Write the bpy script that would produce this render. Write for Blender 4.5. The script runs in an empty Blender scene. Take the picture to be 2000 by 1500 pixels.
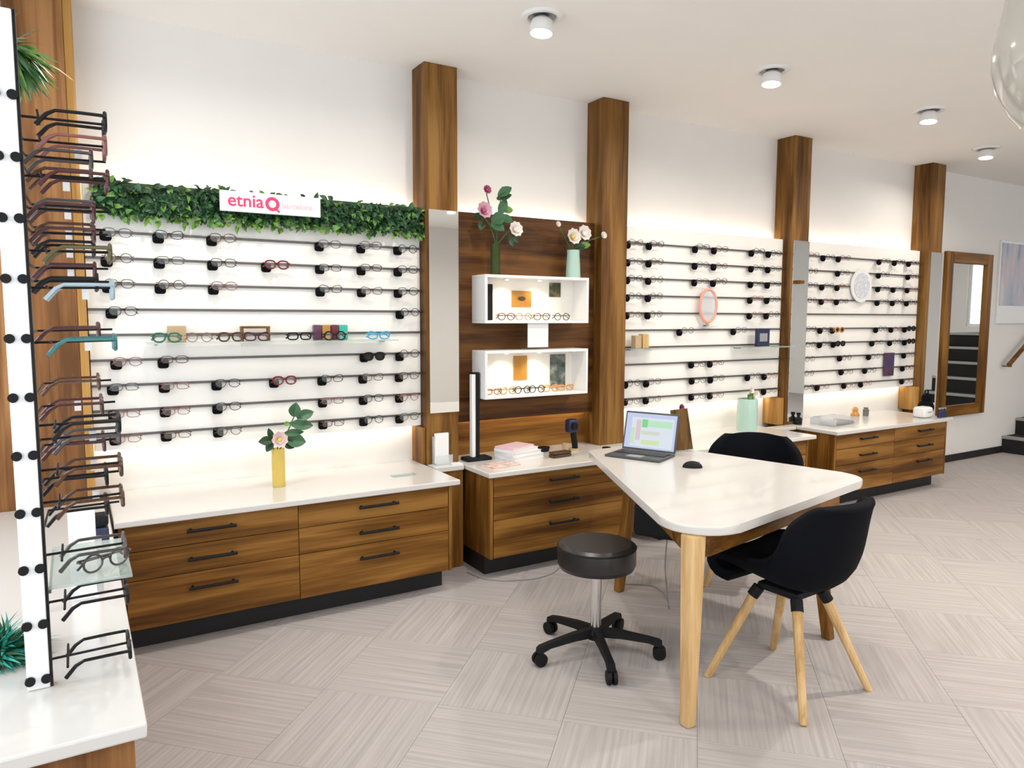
import bpy, bmesh, math, random
from mathutils import Vector, Matrix
random.seed(11)
SC = bpy.context.scene
C = SC.collection
PI = math.pi

# ------------------------------------------------------------------ camera
def setup_camera():
    yaw, pitch, roll = [math.radians(a) for a in (31.0, -5.27, 0.158)]
    f = Vector((math.sin(yaw)*math.cos(pitch), math.cos(yaw)*math.cos(pitch), math.sin(pitch)))
    r = Vector((math.cos(yaw), -math.sin(yaw), 0)); u = r.cross(f)
    c, s = math.cos(roll), math.sin(roll)
    r, u = c*r + s*u, -s*r + c*u
    cam = bpy.data.cameras.new('camera'); cam.sensor_width = 36; cam.lens = 1420/2000*36
    cam.clip_start = 0.02
    o = bpy.data.objects.new('camera', cam); C.objects.link(o)
    m = Matrix((r, u, -f)).transposed().to_4x4(); m.translation = (0, 0, 1.54)
    o.matrix_world = m
    SC.camera = o
setup_camera()

# ------------------------------------------------------------------ world, exposure, daylight
W = bpy.data.worlds.new('world'); SC.world = W; W.use_nodes = True
bg = W.node_tree.nodes['Background']
bg.inputs[0].default_value = (0.85, 0.925, 1.0, 1); bg.inputs[1].default_value = 2.55
vs = SC.view_settings
vs.view_transform = 'Standard'; vs.look = 'None'; vs.exposure = 0.30; vs.gamma = 1; vs.use_curve_mapping = False
SC.cycles.max_bounces = 8
SC.cycles.sample_clamp_indirect = 6
LAMP_W = 12.0        # each ceiling downlight
LED = 17.0           # LED strips along the panels

# room
WY, CZ = 4.20, 3.02            # display wall plane, ceiling height
X0, X1, YF = -0.75, 12.6, -3.2 # left wall, right wall, shop front

# ------------------------------------------------------------------ materials
MATS = {}
def newmat(name):
    m = bpy.data.materials.new(name); m.use_nodes = True
    MATS[name] = m
    return m, m.node_tree.nodes, m.node_tree.links, m.node_tree.nodes['Principled BSDF']
def plain(name, col, rough=0.5, metal=0.0, emis=None, estr=0.0, spec=0.5, coat=0.0, noise=0.0, nscale=30):
    m, N, L, b = newmat(name)
    b.inputs['Roughness'].default_value = rough; b.inputs['Metallic'].default_value = metal
    b.inputs['Specular IOR Level'].default_value = spec; b.inputs['Coat Weight'].default_value = coat
    b.inputs['Base Color'].default_value = (*col, 1)
    if noise:
        tc = N.new('ShaderNodeTexCoord'); n = N.new('ShaderNodeTexNoise'); n.inputs['Scale'].default_value = nscale
        n.inputs['Detail'].default_value = 4
        mr = N.new('ShaderNodeMapRange'); mr.inputs[3].default_value = 1-noise; mr.inputs[4].default_value = 1+noise
        mx = N.new('ShaderNodeMix'); mx.data_type = 'RGBA'; mx.blend_type = 'MULTIPLY'; mx.inputs[0].default_value = 1
        mx.inputs[6].default_value = (*col, 1)
        L.new(tc.outputs['Object'], n.inputs['Vector']); L.new(n.outputs['Fac'], mr.inputs[0])
        L.new(mr.outputs[0], mx.inputs[7]); L.new(mx.outputs[2], b.inputs['Base Color'])
    if emis:
        b.inputs['Emission Color'].default_value = (*emis, 1); b.inputs['Emission Strength'].default_value = estr
    return m
def wood(name, c_dark, c_mid, c_light, axis='X', rough=0.45, scale=1.0):
    """grain runs along the given local axis"""
    m, N, L, b = newmat(name)
    tc = N.new('ShaderNodeTexCoord'); oi = N.new('ShaderNodeObjectInfo')
    add = N.new('ShaderNodeVectorMath'); add.operation = 'ADD'
    mul = N.new('ShaderNodeVectorMath'); mul.operation = 'SCALE'; mul.inputs['Scale'].default_value = 17.0
    cmb = N.new('ShaderNodeCombineXYZ')
    for i in range(3): L.new(oi.outputs['Random'], cmb.inputs[i])
    L.new(cmb.outputs[0], mul.inputs[0]); L.new(tc.outputs['Object'], add.inputs[0]); L.new(mul.outputs[0], add.inputs[1])
    def stretched(lo, hi):
        mp = N.new('ShaderNodeMapping')
        sc = [hi*scale]*3; sc['XYZ'.index(axis)] = lo*scale
        mp.inputs['Scale'].default_value = sc; L.new(add.outputs[0], mp.inputs[0]); return mp
    n1 = N.new('ShaderNodeTexNoise'); n1.inputs['Scale'].default_value = 1; n1.inputs['Detail'].default_value = 3; n1.inputs['Distortion'].default_value = 0.6
    L.new(stretched(0.9, 11).outputs[0], n1.inputs['Vector'])
    n2 = N.new('ShaderNodeTexNoise'); n2.inputs['Scale'].default_value = 1; n2.inputs['Detail'].default_value = 5
    L.new(stretched(3, 90).outputs[0], n2.inputs['Vector'])
    ad = N.new('ShaderNodeMath'); ad.operation = 'MULTIPLY_ADD'; ad.inputs[1].default_value = 0.3
    L.new(n2.outputs['Fac'], ad.inputs[0]); L.new(n1.outputs['Fac'], ad.inputs[2])
    cr = N.new('ShaderNodeValToRGB')
    e = cr.color_ramp.elements
    e[0].position = 0.47; e[0].color = (*c_dark, 1); e[1].position = 0.82; e[1].color = (*c_light, 1)
    k = e.new(0.64); k.color = (*c_mid, 1)
    L.new(ad.outputs[0], cr.inputs[0]); L.new(cr.outputs[0], b.inputs['Base Color'])
    b.inputs['Roughness'].default_value = rough; b.inputs['Specular IOR Level'].default_value = 0.2
    bp = N.new('ShaderNodeBump'); bp.inputs['Strength'].default_value = 0.15; bp.inputs['Distance'].default_value = 0.002
    L.new(n2.outputs['Fac'], bp.inputs['Height']); L.new(bp.outputs[0], b.inputs['Normal'])
    return m
OAK = ((0.085, 0.032, 0.005), (0.19, 0.080, 0.013), (0.33, 0.158, 0.034))
wood('oak_h', *OAK, axis='X'); wood('oak_v', *OAK, axis='Z'); wood('oak_d', *OAK, axis='Y')
wood('oak_post_shaded', (0.07, 0.028, 0.005), (0.155, 0.068, 0.013), (0.27, 0.135, 0.033), axis='Z')  # same oak, darker: shade on the posts is put into the colour
wood('oak_shaded_h', (0.045, 0.016, 0.004), (0.10, 0.04, 0.010), (0.17, 0.072, 0.018), axis='X')  # cladding oak toned down to carry the shade it stands in
wood('oak_red_v', (0.12, 0.05, 0.016), (0.24, 0.105, 0.036), (0.38, 0.19, 0.072), axis='Z')
wood('oak_yellow_v', (0.28, 0.14, 0.03), (0.42, 0.22, 0.06), (0.55, 0.32, 0.10), axis='Z')
wood('beech', (0.48, 0.29, 0.12), (0.62, 0.40, 0.18), (0.72, 0.50, 0.26), axis='Z', scale=1.5)
wood('walnut', (0.06, 0.03, 0.008), (0.14, 0.07, 0.02), (0.22, 0.12, 0.04), axis='Z', scale=2)
plain('wall', (0.81, 0.785, 0.75), 0.75, noise=0.02, nscale=5)
plain('ceil', (0.91, 0.88, 0.84), 0.8, noise=0.015, nscale=4)
plain('panel', (0.92, 0.89, 0.83), 0.35)
plain('top', (0.66, 0.64, 0.61), 0.22, coat=0.3)
plain('white', (0.82, 0.82, 0.81), 0.35)
plain('white_gloss', (0.46, 0.435, 0.39), 0.12, coat=0.6)
plain('black', (0.006, 0.006, 0.007), 0.6, spec=0.25)
plain('clip_black', (0.004, 0.004, 0.005), 0.8, spec=0.1)
plain('black_fabric', (0.004, 0.0045, 0.007), 0.8, noise=0.25, nscale=400, spec=0.08)
plain('black_leather', (0.014, 0.013, 0.013), 0.33, noise=0.1, nscale=200)
plain('base_black', (0.006, 0.006, 0.007), 0.6)
plain('rail_grey', (0.12, 0.11, 0.105), 0.4, 0.4)
plain('chrome', (0.75, 0.75, 0.76), 0.12, 1.0)
plain('steel_dark', (0.20, 0.20, 0.21), 0.3, 0.9)
plain('mirror', (0.86, 0.88, 0.87), 0.015, 1.0)
plain('led', (1, 1, 1), 0.5, emis=(1.0, 0.86, 0.70), estr=LED)
plain('lamp_face', (1, 1, 1), 0.5, emis=(1.0, 0.93, 0.82), estr=22)
plain('mini_face', (1, 1, 1), 0.5, emis=(1.0, 0.80, 0.50), estr=9)
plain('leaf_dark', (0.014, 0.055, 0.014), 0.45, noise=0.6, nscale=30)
plain('leaf_mid', (0.035, 0.12, 0.045), 0.4, noise=0.3, nscale=30)
plain('leaf_light', (0.13, 0.28, 0.045), 0.45, noise=0.4, nscale=30)
plain('tan', (0.50, 0.36, 0.20), 0.6)
plain('teal', (0.05, 0.42, 0.34), 0.35, noise=0.4, nscale=40)
plain('petal_white', (0.82, 0.76, 0.70), 0.6)
plain('petal_pink', (0.80, 0.62, 0.60), 0.6)
plain('petal_purple', (0.33, 0.06, 0.15), 0.6, noise=0.3)
plain('petal_mauve', (0.60, 0.34, 0.40), 0.6)
plain('petal_yellow', (0.70, 0.52, 0.12), 0.6)
plain('mint', (0.40, 0.58, 0.49), 0.25, coat=0.3)
plain('paper', (0.84, 0.83, 0.82), 0.7)
plain('magenta', (0.66, 0.035, 0.14), 0.4)
plain('pale_pink', (0.80, 0.55, 0.60), 0.5)
plain('coral', (0.85, 0.36, 0.27), 0.4)
plain('brown_dark', (0.06, 0.03, 0.012), 0.4)
plain('navy', (0.012, 0.018, 0.06), 0.35)
plain('grey', (0.28, 0.28, 0.28), 0.5)
plain('step_carpet', (0.012, 0.012, 0.011), 0.9, noise=0.4, nscale=150)
plain('nosing', (0.34, 0.35, 0.33), 0.45, 0.3)
plain('laptop_grey', (0.055, 0.058, 0.062), 0.45)
plain('frame_dark', (0.008, 0.007, 0.008), 0.4, spec=0.25)
plain('frame_tort', (0.075, 0.026, 0.008), 0.25, noise=0.6, nscale=90)
plain('frame_red', (0.16, 0.012, 0.02), 0.25)
plain('frame_maroon', (0.065, 0.010, 0.012), 0.3)
plain('frame_grey', (0.09, 0.08, 0.08), 0.3, 0.5)
plain('frame_rose', (0.24, 0.085, 0.075), 0.3)
plain('frame_gold', (0.42, 0.28, 0.10), 0.25, 0.7)
plain('frame_green', (0.02, 0.13, 0.075), 0.25)
plain('frame_blue', (0.05, 0.38, 0.60), 0.25)
plain('frame_teal', (0.03, 0.16, 0.16), 0.25)
plain('frame_orange', (0.55, 0.25, 0.06), 0.3)

def glassy(name, col, alpha_mix=0.75, rough=0.03):
    m, N, L, b = newmat(name)
    b.inputs['Base Color'].default_value = (*col, 1); b.inputs['Roughness'].default_value = rough
    b.inputs['Alpha'].default_value = 1-alpha_mix
    return m
glassy('glass_shelf', (0.50, 0.62, 0.57), 0.55)
glassy('acrylic', (0.75, 0.78, 0.80), 0.6)
glassy('lens', (0.62, 0.65, 0.66), 0.93)
glassy('lens_dark', (0.01, 0.01, 0.012), 0.08)
glassy('pane', (0.7, 0.8, 0.85), 0.93)
def see_through(name, col, w):
    m, N, L, b = newmat(name)
    b.inputs['Base Color'].default_value = (*col, 1); b.inputs['Roughness'].default_value = 0.05
    b.inputs['Transmission Weight'].default_value = w; b.inputs['IOR'].default_value = 1.2
    return m
see_through('yellow_glass', (0.95, 0.74, 0.22), 0.45)
see_through('green_glass', (0.07, 0.10, 0.03), 0.4)

def carpet():
    m, N, L, b = newmat('carpet')
    tc = N.new('ShaderNodeTexCoord'); oi = N.new('ShaderNodeObjectInfo')
    cmb = N.new('ShaderNodeCombineXYZ'); sc = N.new('ShaderNodeMath'); sc.operation = 'MULTIPLY'; sc.inputs[1].default_value = 37
    L.new(oi.outputs['Random'], sc.inputs[0]); L.new(sc.outputs[0], cmb.inputs[0]); L.new(sc.outputs[0], cmb.inputs[1])
    ad = N.new('ShaderNodeVectorMath'); L.new(tc.outputs['Object'], ad.inputs[0]); L.new(cmb.outputs[0], ad.inputs[1])
    def nz(s, det):
        mp = N.new('ShaderNodeMapping'); mp.inputs['Scale'].default_value = s; L.new(ad.outputs[0], mp.inputs[0])
        n = N.new('ShaderNodeTexNoise'); n.inputs['Scale'].default_value = 1; n.inputs['Detail'].default_value = det
        L.new(mp.outputs[0], n.inputs['Vector']); return n
    n1 = nz((1.6, 62, 1), 2); n2 = nz((260, 260, 1), 2)
    cr = N.new('ShaderNodeValToRGB'); e = cr.color_ramp.elements
    e[0].position = 0.34; e[0].color = (0.385, 0.352, 0.338, 1); e[1].position = 0.66; e[1].color = (0.475, 0.436, 0.418, 1)
    L.new(n1.outputs['Fac'], cr.inputs[0])
    mr = N.new('ShaderNodeMapRange'); mr.inputs[3].default_value = 0.86; mr.inputs[4].default_value = 1.14
    L.new(n2.outputs['Fac'], mr.inputs[0])
    mr2 = N.new('ShaderNodeMapRange'); mr2.inputs[3].default_value = 0.98; mr2.inputs[4].default_value = 1.02
    L.new(oi.outputs['Random'], mr2.inputs[0])
    mm = N.new('ShaderNodeMath'); mm.operation = 'MULTIPLY'; L.new(mr.outputs[0], mm.inputs[0]); L.new(mr2.outputs[0], mm.inputs[1])
    mx = N.new('ShaderNodeMix'); mx.data_type = 'RGBA'; mx.blend_type = 'MULTIPLY'; mx.inputs[0].default_value = 1
    L.new(cr.outputs[0], mx.inputs[6]); L.new(mm.outputs[0], mx.inputs[7]); L.new(mx.outputs[2], b.inputs['Base Color'])
    b.inputs['Roughness'].default_value = 0.85; b.inputs['Specular IOR Level'].default_value = 0.25
    bp = N.new('ShaderNodeBump'); bp.inputs['Strength'].default_value = 0.4; bp.inputs['Distance'].default_value = 0.003
    L.new(n1.outputs['Fac'], bp.inputs['Height']); L.new(bp.outputs[0], b.inputs['Normal'])
carpet()
def art(name, cols, scale, axis_scale=(1, 1, 1)):
    m, N, L, b = newmat(name)
    tc = N.new('ShaderNodeTexCoord'); mp = N.new('ShaderNodeMapping'); mp.inputs['Scale'].default_value = axis_scale
    n = N.new('ShaderNodeTexNoise'); n.inputs['Scale'].default_value = scale; n.inputs['Detail'].default_value = 3
    cr = N.new('ShaderNodeValToRGB'); el = cr.color_ramp.elements
    el[0].position = 0.3; el[0].color = (*cols[0], 1); el[1].position = 0.72; el[1].color = (*cols[-1], 1)
    for i, c in enumerate(cols[1:-1]):
        q = el.new(0.3+0.42*(i+1)/(len(cols)-1)); q.color = (*c, 1)
    L.new(tc.outputs['Object'], mp.inputs[0]); L.new(mp.outputs[0], n.inputs['Vector'])
    L.new(n.outputs['Fac'], cr.inputs[0]); L.new(cr.outputs[0], b.inputs['Base Color']); b.inputs['Roughness'].default_value = 0.5
art('art_poster', [(0.20, 0.25, 0.33), (0.45, 0.50, 0.58), (0.62, 0.52, 0.55), (0.62, 0.68, 0.74)], 5, (1.6, 1, 0.35))
art('art_green', [(0.02, 0.025, 0.008), (0.06, 0.07, 0.02), (0.35, 0.25, 0.12)], 14)
art('art_photo', [(0.02, 0.035, 0.03), (0.12, 0.15, 0.13), (0.45, 0.45, 0.42)], 16)
art('art_ochre', [(0.36, 0.16, 0.02), (0.45, 0.22, 0.03), (0.50, 0.27, 0.05)], 6)
art('art_navy', [(0.012, 0.02, 0.06), (0.10, 0.03, 0.06), (0.02, 0.03, 0.12)], 9)
art('magazine', [(0.55, 0.20, 0.14), (0.75, 0.62, 0.58), (0.30, 0.18, 0.14)], 12)
art('disc_print', [(0.80, 0.80, 0.82), (0.55, 0.57, 0.62), (0.82, 0.82, 0.82)], 25)

# ------------------------------------------------------------------ mesh helpers
class MB:
    def __init__(self): self.bm = bmesh.new()
    def box(self, lo, hi, bev=0.0, seg=2):
        c = [(a+b)/2 for a, b in zip(lo, hi)]; d = [abs(b-a) for a, b in zip(lo, hi)]
        r = bmesh.ops.create_cube(self.bm, size=1, matrix=Matrix.Translation(c) @ Matrix.Diagonal((*d, 1)))
        if bev:
            es = list({e for v in r['verts'] for e in v.link_edges})
            bmesh.ops.bevel(self.bm, geom=es, offset=min(bev, 0.49*min(d)), segments=seg, affect='EDGES', profile=0.5)
        return self
    def tube(self, pts, rad, n=8, caps=True):
        pts = [Vector(p) for p in pts]; rads = rad if isinstance(rad, (list, tuple)) else [rad]*len(pts)
        rings = []; prev = None
        for i, p in enumerate(pts):
            t = (pts[min(i+1, len(pts)-1)]-pts[max(i-1, 0)]).normalized()
            if prev is None:
                a = Vector((0, 0, 1)) if abs(t.z) < 0.9 else Vector((1, 0, 0))
                s = t.cross(a).normalized()
            else:
                s = (prev - t*prev.dot(t)).normalized()
            prev = s; w = t.cross(s)
            rings.append([self.bm.verts.new(p + rads[i]*(math.cos(2*PI*k/n)*s + math.sin(2*PI*k/n)*w)) for k in range(n)])
        for a, b in zip(rings, rings[1:]):
            for k in range(n): self.bm.faces.new((a[k], a[(k+1) % n], b[(k+1) % n], b[k]))
        if caps:
            self.bm.faces.new(rings[0][::-1]); self.bm.faces.new(rings[-1])
        return self
    def loop(self, pts, rad, n=5):
        pts = [Vector(p) for p in pts]; m = len(pts); rings = []
        c = sum(pts, Vector())/m
        nor = (pts[0]-c).cross(pts[m//4]-c).normalized()
        for i, p in enumerate(pts):
            t = (pts[(i+1) % m]-pts[i-1]).normalized(); s = t.cross(nor).normalized()
            rings.append([self.bm.verts.new(p+rad*(math.cos(2*PI*k/n)*s+math.sin(2*PI*k/n)*nor)) for k in range(n)])
        for i in range(m):
            a, b = rings[i], rings[(i+1) % m]
            for k in range(n): self.bm.faces.new((a[k], a[(k+1) % n], b[(k+1) % n], b[k]))
        return self
    def lathe(self, prof, n=24, c=(0, 0, 0)):
        rings = []
        for r, z in prof:
            if r < 1e-5: rings.append([self.bm.verts.new((c[0], c[1], c[2]+z))])
            else: rings.append([self.bm.verts.new((c[0]+r*math.cos(2*PI*k/n), c[1]+r*math.sin(2*PI*k/n), c[2]+z)) for k in range(n)])
        for a, b in zip(rings, rings[1:]):
            for k in range(n):
                k2 = (k+1) % n
                if len(a) == 1 and len(b) == 1: continue
                if len(a) == 1: self.bm.faces.new((a[0], b[k2], b[k]))
                elif len(b) == 1: self.bm.faces.new((a[k], a[k2], b[0]))
                else: self.bm.faces.new((a[k], a[k2], b[k2], b[k]))
        if len(rings[0]) > 1: self.bm.faces.new(rings[0][::-1])
        if len(rings[-1]) > 1: self.bm.faces.new(rings[-1])
        return self
    def prism(self, poly, z0, z1, bev=0.0):
        a = [self.bm.verts.new((x, y, z0)) for x, y in poly]; b = [self.bm.verts.new((x, y, z1)) for x, y in poly]
        f0 = self.bm.faces.new(a[::-1]); f1 = self.bm.faces.new(b)
        n = len(poly)
        for i in range(n): self.bm.faces.new((a[i], a[(i+1) % n], b[(i+1) % n], b[i]))
        if bev:
            bmesh.ops.bevel(self.bm, geom=list(f0.edges)+list(f1.edges), offset=bev, segments=2, affect='EDGES', profile=0.5)
        return self
    def grid(self, fn, nu, nv):
        vs = [[self.bm.verts.new(fn(i/nu, j/nv)) for i in range(nu+1)] for j in range(nv+1)]
        for j in range(nv):
            for i in range(nu): self.bm.faces.new((vs[j][i], vs[j][i+1], vs[j+1][i+1], vs[j+1][i]))
        return self
    def sphere(self, c, r, sub=2, scale=(1, 1, 1)):
        bmesh.ops.create_icosphere(self.bm, subdivisions=sub, radius=r, matrix=Matrix.Translation(c) @ Matrix.Diagonal((*scale, 1)))
        return self
    def xf(self, m):
        bmesh.ops.transform(self.bm, matrix=m, verts=self.bm.verts); return self
    def mesh(self, name, mat, solid=0.0, fixn=True):
        if fixn: bmesh.ops.recalc_face_normals(self.bm, faces=self.bm.faces)
        me = bpy.data.meshes.new(name); self.bm.to_mesh(me); self.bm.free()
        for p in me.polygons: p.use_smooth = True
        me.set_sharp_from_angle(angle=math.radians(21))
        me.materials.append(MATS[mat]); return me
def part(name, mb, mat, parent=None, solid=0.0):
    me = mb if isinstance(mb, bpy.types.Mesh) else mb.mesh(name, mat)
    o = bpy.data.objects.new(name, me); C.objects.link(o)
    if parent: o.parent = parent
    if solid:
        s = o.modifiers.new('thickness', 'SOLIDIFY'); s.thickness = solid; s.offset = 0
    return o
def tag(o, label, cat, group=None):
    o['label'] = label; o['category'] = cat
    if group: o['group'] = group
    return o
def thing(name, label, cat, loc=(0, 0, 0), rotz=0.0, group=None):
    o = bpy.data.objects.new(name, None); C.objects.link(o); o.empty_display_size = 0.05
    o.location = loc; o.rotation_euler = (0, 0, rotz)
    return tag(o, label, cat, group)
def struct(name, mb, mat):
    o = part(name, mb, mat); o['kind'] = 'structure'; return o
def dup(root, loc, rotz, label, group=None):
    r = root.copy(); C.objects.link(r); r.location = loc; r.rotation_euler = (0, 0, rotz); r['label'] = label
    if group: r['group'] = group
    for ch in list(root.children):
        c = ch.copy(); C.objects.link(c); c.parent = r
        for g in list(ch.children):
            d = g.copy(); C.objects.link(d); d.parent = c
    return r
def B(lo, hi, bev=0.0): return MB().box(lo, hi, bev)
def rounded(poly, rads, n=8):
    out = []; m = len(poly)
    for i, p in enumerate(poly):
        p = Vector(p); a = (Vector(poly[i-1])-p).normalized(); b = (Vector(poly[(i+1) % m])-p).normalized()
        ang = a.angle(b); d = rads[i]/math.tan(ang/2); bis = (a+b).normalized(); c = p+bis*rads[i]/math.sin(ang/2)
        s = p+a*d-c; e = p+b*d-c; a0 = math.atan2(s.y, s.x); a1 = math.atan2(e.y, e.x)
        dd = (a1-a0+PI) % (2*PI)-PI
        for k in range(n+1):
            t = a0+dd*k/n; out.append((c.x+rads[i]*math.cos(t), c.y+rads[i]*math.sin(t)))
    return out

# ------------------------------------------------------------------ the room
floor = struct('floor', B((X0-0.1, YF-0.1, -0.12), (X1+0.1, WY+0.1, -0.006)), 'carpet')
def carpet_tiles():
    s = 0.5; a = math.radians(45); ca, sa = math.cos(a), math.sin(a)
    full = B((-s/2+0.0006, -s/2+0.0006, -0.006), (s/2-0.0006, s/2-0.0006, 0.0)).mesh('carpet_tile', 'carpet')
    lim = (X0, 9.12, -0.6, WY)
    for i in range(-4, 24):
        for j in range(-24, 14):
            cx, cy = (i+.5)*s*ca-(j+.5)*s*sa+0.12, (i+.5)*s*sa+(j+.5)*s*ca+0.05
            if not (lim[0]-.35 < cx < lim[1]+.35 and lim[2]-.2 < cy < lim[3]+.35): continue
            # keep to the part of the floor the room view takes in
            if cy < 1.1 and cx < 0.2: continue
            if math.atan2(cx, max(cy, 0.01)) > math.radians(74) or (cy < 0.2): continue
            rot = a + (PI/2 if (i+j) % 2 else 0)
            inside = lim[0]+.36 < cx < lim[1]-.36 and cy < lim[3]-.36
            if inside: o = part('carpet_tile', full, None, floor)
            else:
                bm = bmesh.new(); bm.from_mesh(full)
                M = Matrix.Translation((cx, cy, 0)) @ Matrix.Rotation(rot, 4, 'Z'); Mi = M.inverted()
                for co, no in (((lim[0], 0, 0), (-1, 0, 0)), ((lim[1], 0, 0), (1, 0, 0)), ((0, lim[3], 0), (0, 1, 0))):
                    bmesh.ops.bisect_plane(bm, geom=bm.verts[:]+bm.edges[:]+bm.faces[:], plane_co=Mi @ Vector(co),
                                           plane_no=(Mi.to_3x3() @ Vector(no)), clear_outer=True)
                if len(bm.faces) < 3: bm.free(); continue
                me = bpy.data.meshes.new('carpet_tile'); bm.to_mesh(me); bm.free(); me.materials.append(MATS['carpet'])
                o = part('carpet_tile', me, None, floor)
            o.location = (cx, cy, 0); o.rotation_euler = (0, 0, rot)
carpet_tiles()
struct('ceiling', B((X0-0.1, YF-0.1, CZ), (X1+0.1, WY+0.1, CZ+0.12)), 'ceil')
struct('wall_back', B((X0-0.1, WY, -0.12), (X1+0.1, WY+0.12, CZ)), 'wall')
struct('baseboard_back', B((6.9, WY-0.015, 0), (9.1, WY, 0.075)), 'base_black')
def wall_with_holes(name, axis, at, th, lo, hi, holes, mat):
    """wall slab along x or y with rectangular openings (a0,a1,z0,z1)"""
    mb = MB(); cuts = sorted({lo, hi, *[h[0] for h in holes], *[h[1] for h in holes]})
    for a, b in zip(cuts, cuts[1:]):
        h = [q for q in holes if q[0] <= a and q[1] >= b]
        spans = [(0, CZ)] if not h else [(0, h[0][2]), (h[0][3], CZ)]
        for z0, z1 in spans:
            if z1-z0 < 1e-3: continue
            if axis == 'x': mb.box((a, at, z0), (b, at+th, z1))
            else: mb.box((at, a, z0), (at+th, b, z1))
    return struct(name, mb, mat)
def window(name, axis, at, a0, a1, z0, z1, n):
    fr = MB(); t = 0.05
    def bx(p, q, r, s):
        if axis == 'x': fr.box((p, at-.03, r), (q, at+.03, s))
        else: fr.box((at-.03, p, r), (at+.03, q, s))
    bx(a0, a1, z0, z0+t); bx(a0, a1, z1-t, z1)
    for k in range(n+1):
        c = a0+t/2+(a1-a0-t)*k/n; bx(c-t/2, c+t/2, z0+t, z1-t)
    o = struct(name, fr, 'white')
    for k in range(n):
        p = a0+t+(a1-a0-t)*k/n; q = a0+(a1-a0-t)*(k+1)/n
        g = B((p, at-.004, z0+t), (q, at+.004, z1-t)) if axis == 'x' else B((at-.004, p, z0+t), (at+.004, q, z1-t))
        part('pane', g, 'pane', o)
    return o
wall_with_holes('wall_left', 'y', X0-.12, .12, YF, WY, [(-0.2, 3.7, 0.62, 2.75)], 'wall')
window('window_1', 'y', X0-.06, -0.2, 3.7, 0.62, 2.75, 3)
wall_with_holes('wall_front', 'x', YF-.12, .12, X0, X1, [(-0.2, 3.6, 0.25, 2.75), (7.2, 10.6, 0.6, 2.75)], 'wall')
window('window_2', 'x', YF-.06, -0.2, 3.6, 0.25, 2.75, 3)
window('window_3', 'x', YF-.06, 7.2, 10.6, 0.6, 2.75, 3)
wall_with_holes('wall_right', 'y', X1, .12, YF, WY, [(1.9, 2.75, 1.4, 2.75)], 'wall')
window('window_4', 'y', X1+.06, 1.9, 2.75, 1.4, 2.75, 1)

# ------------------------------------------------------------------ wooden posts
def post(name, x0, x1, label, front=4.02):
    o = thing(name, label, 'pillar', ((x0+x1)/2, WY, 0))
    w = (x1-x0)/2
    part('shaft', B((-w, front-WY, 0), (w, 0, CZ), 0.004), 'oak_post_shaded', o)
    return o
p1 = thing('wooden_post', 'wide reddish oak post behind the rack of eyeglasses by the window counter', 'pillar', (-0.12, WY, 0))
part('shaft', B((-0.25, -0.18, 0), (0.138, 0, CZ), 0.004), 'oak_red_v', p1)
part('edge_strip', B((0.1385, -0.182, 0), (0.175, 0, CZ), 0.003), 'oak_yellow_v', p1)
POSTS = []
for x0, x1, l in ((1.812, 2.028, 'oak post between the ivy-topped panel and the lit showcases, narrow mirror on it'),
                  (3.13, 3.355, 'oak post without a mirror, right beside the mint vase on the showcase'),
                  (5.10, 5.315, 'oak post with a narrow mirror between the two panels of eyeglasses'),
                  (7.10, 7.33, 'oak post beside the wood-framed mirror, end of the display wall')):
    POSTS.append(post('wooden_post', x0, x1, l))
def post_mirror(x0, x1, z0, z1, label, front=4.02):
    o = thing('post_mirror', label, 'mirror', ((x0+x1)/2, front, z0))
    w = (x1-x0)/2; h = z1-z0
    part('glass', B((-w, -0.012, 0), (w, -0.0005, h)), 'mirror', o)
    return o
post_mirror(1.83, 2.026, 0.955, 2.175, 'tall narrow frameless mirror on the post next to the lit showcases')
m4 = post_mirror(5.115, 5.313, 0.67, 2.175, 'tall narrow frameless mirror on the post between the two right-hand eyeglass panels')
part('hook', MB().box((-0.05, -0.05, 1.15), (0.005, -0.012, 1.18), 0.004), 'oak_h', m4)
post_mirror(7.13, 7.328, 0.70, 2.175, 'tall narrow dark-looking mirror on the post next to the wood-framed mirror')

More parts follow.
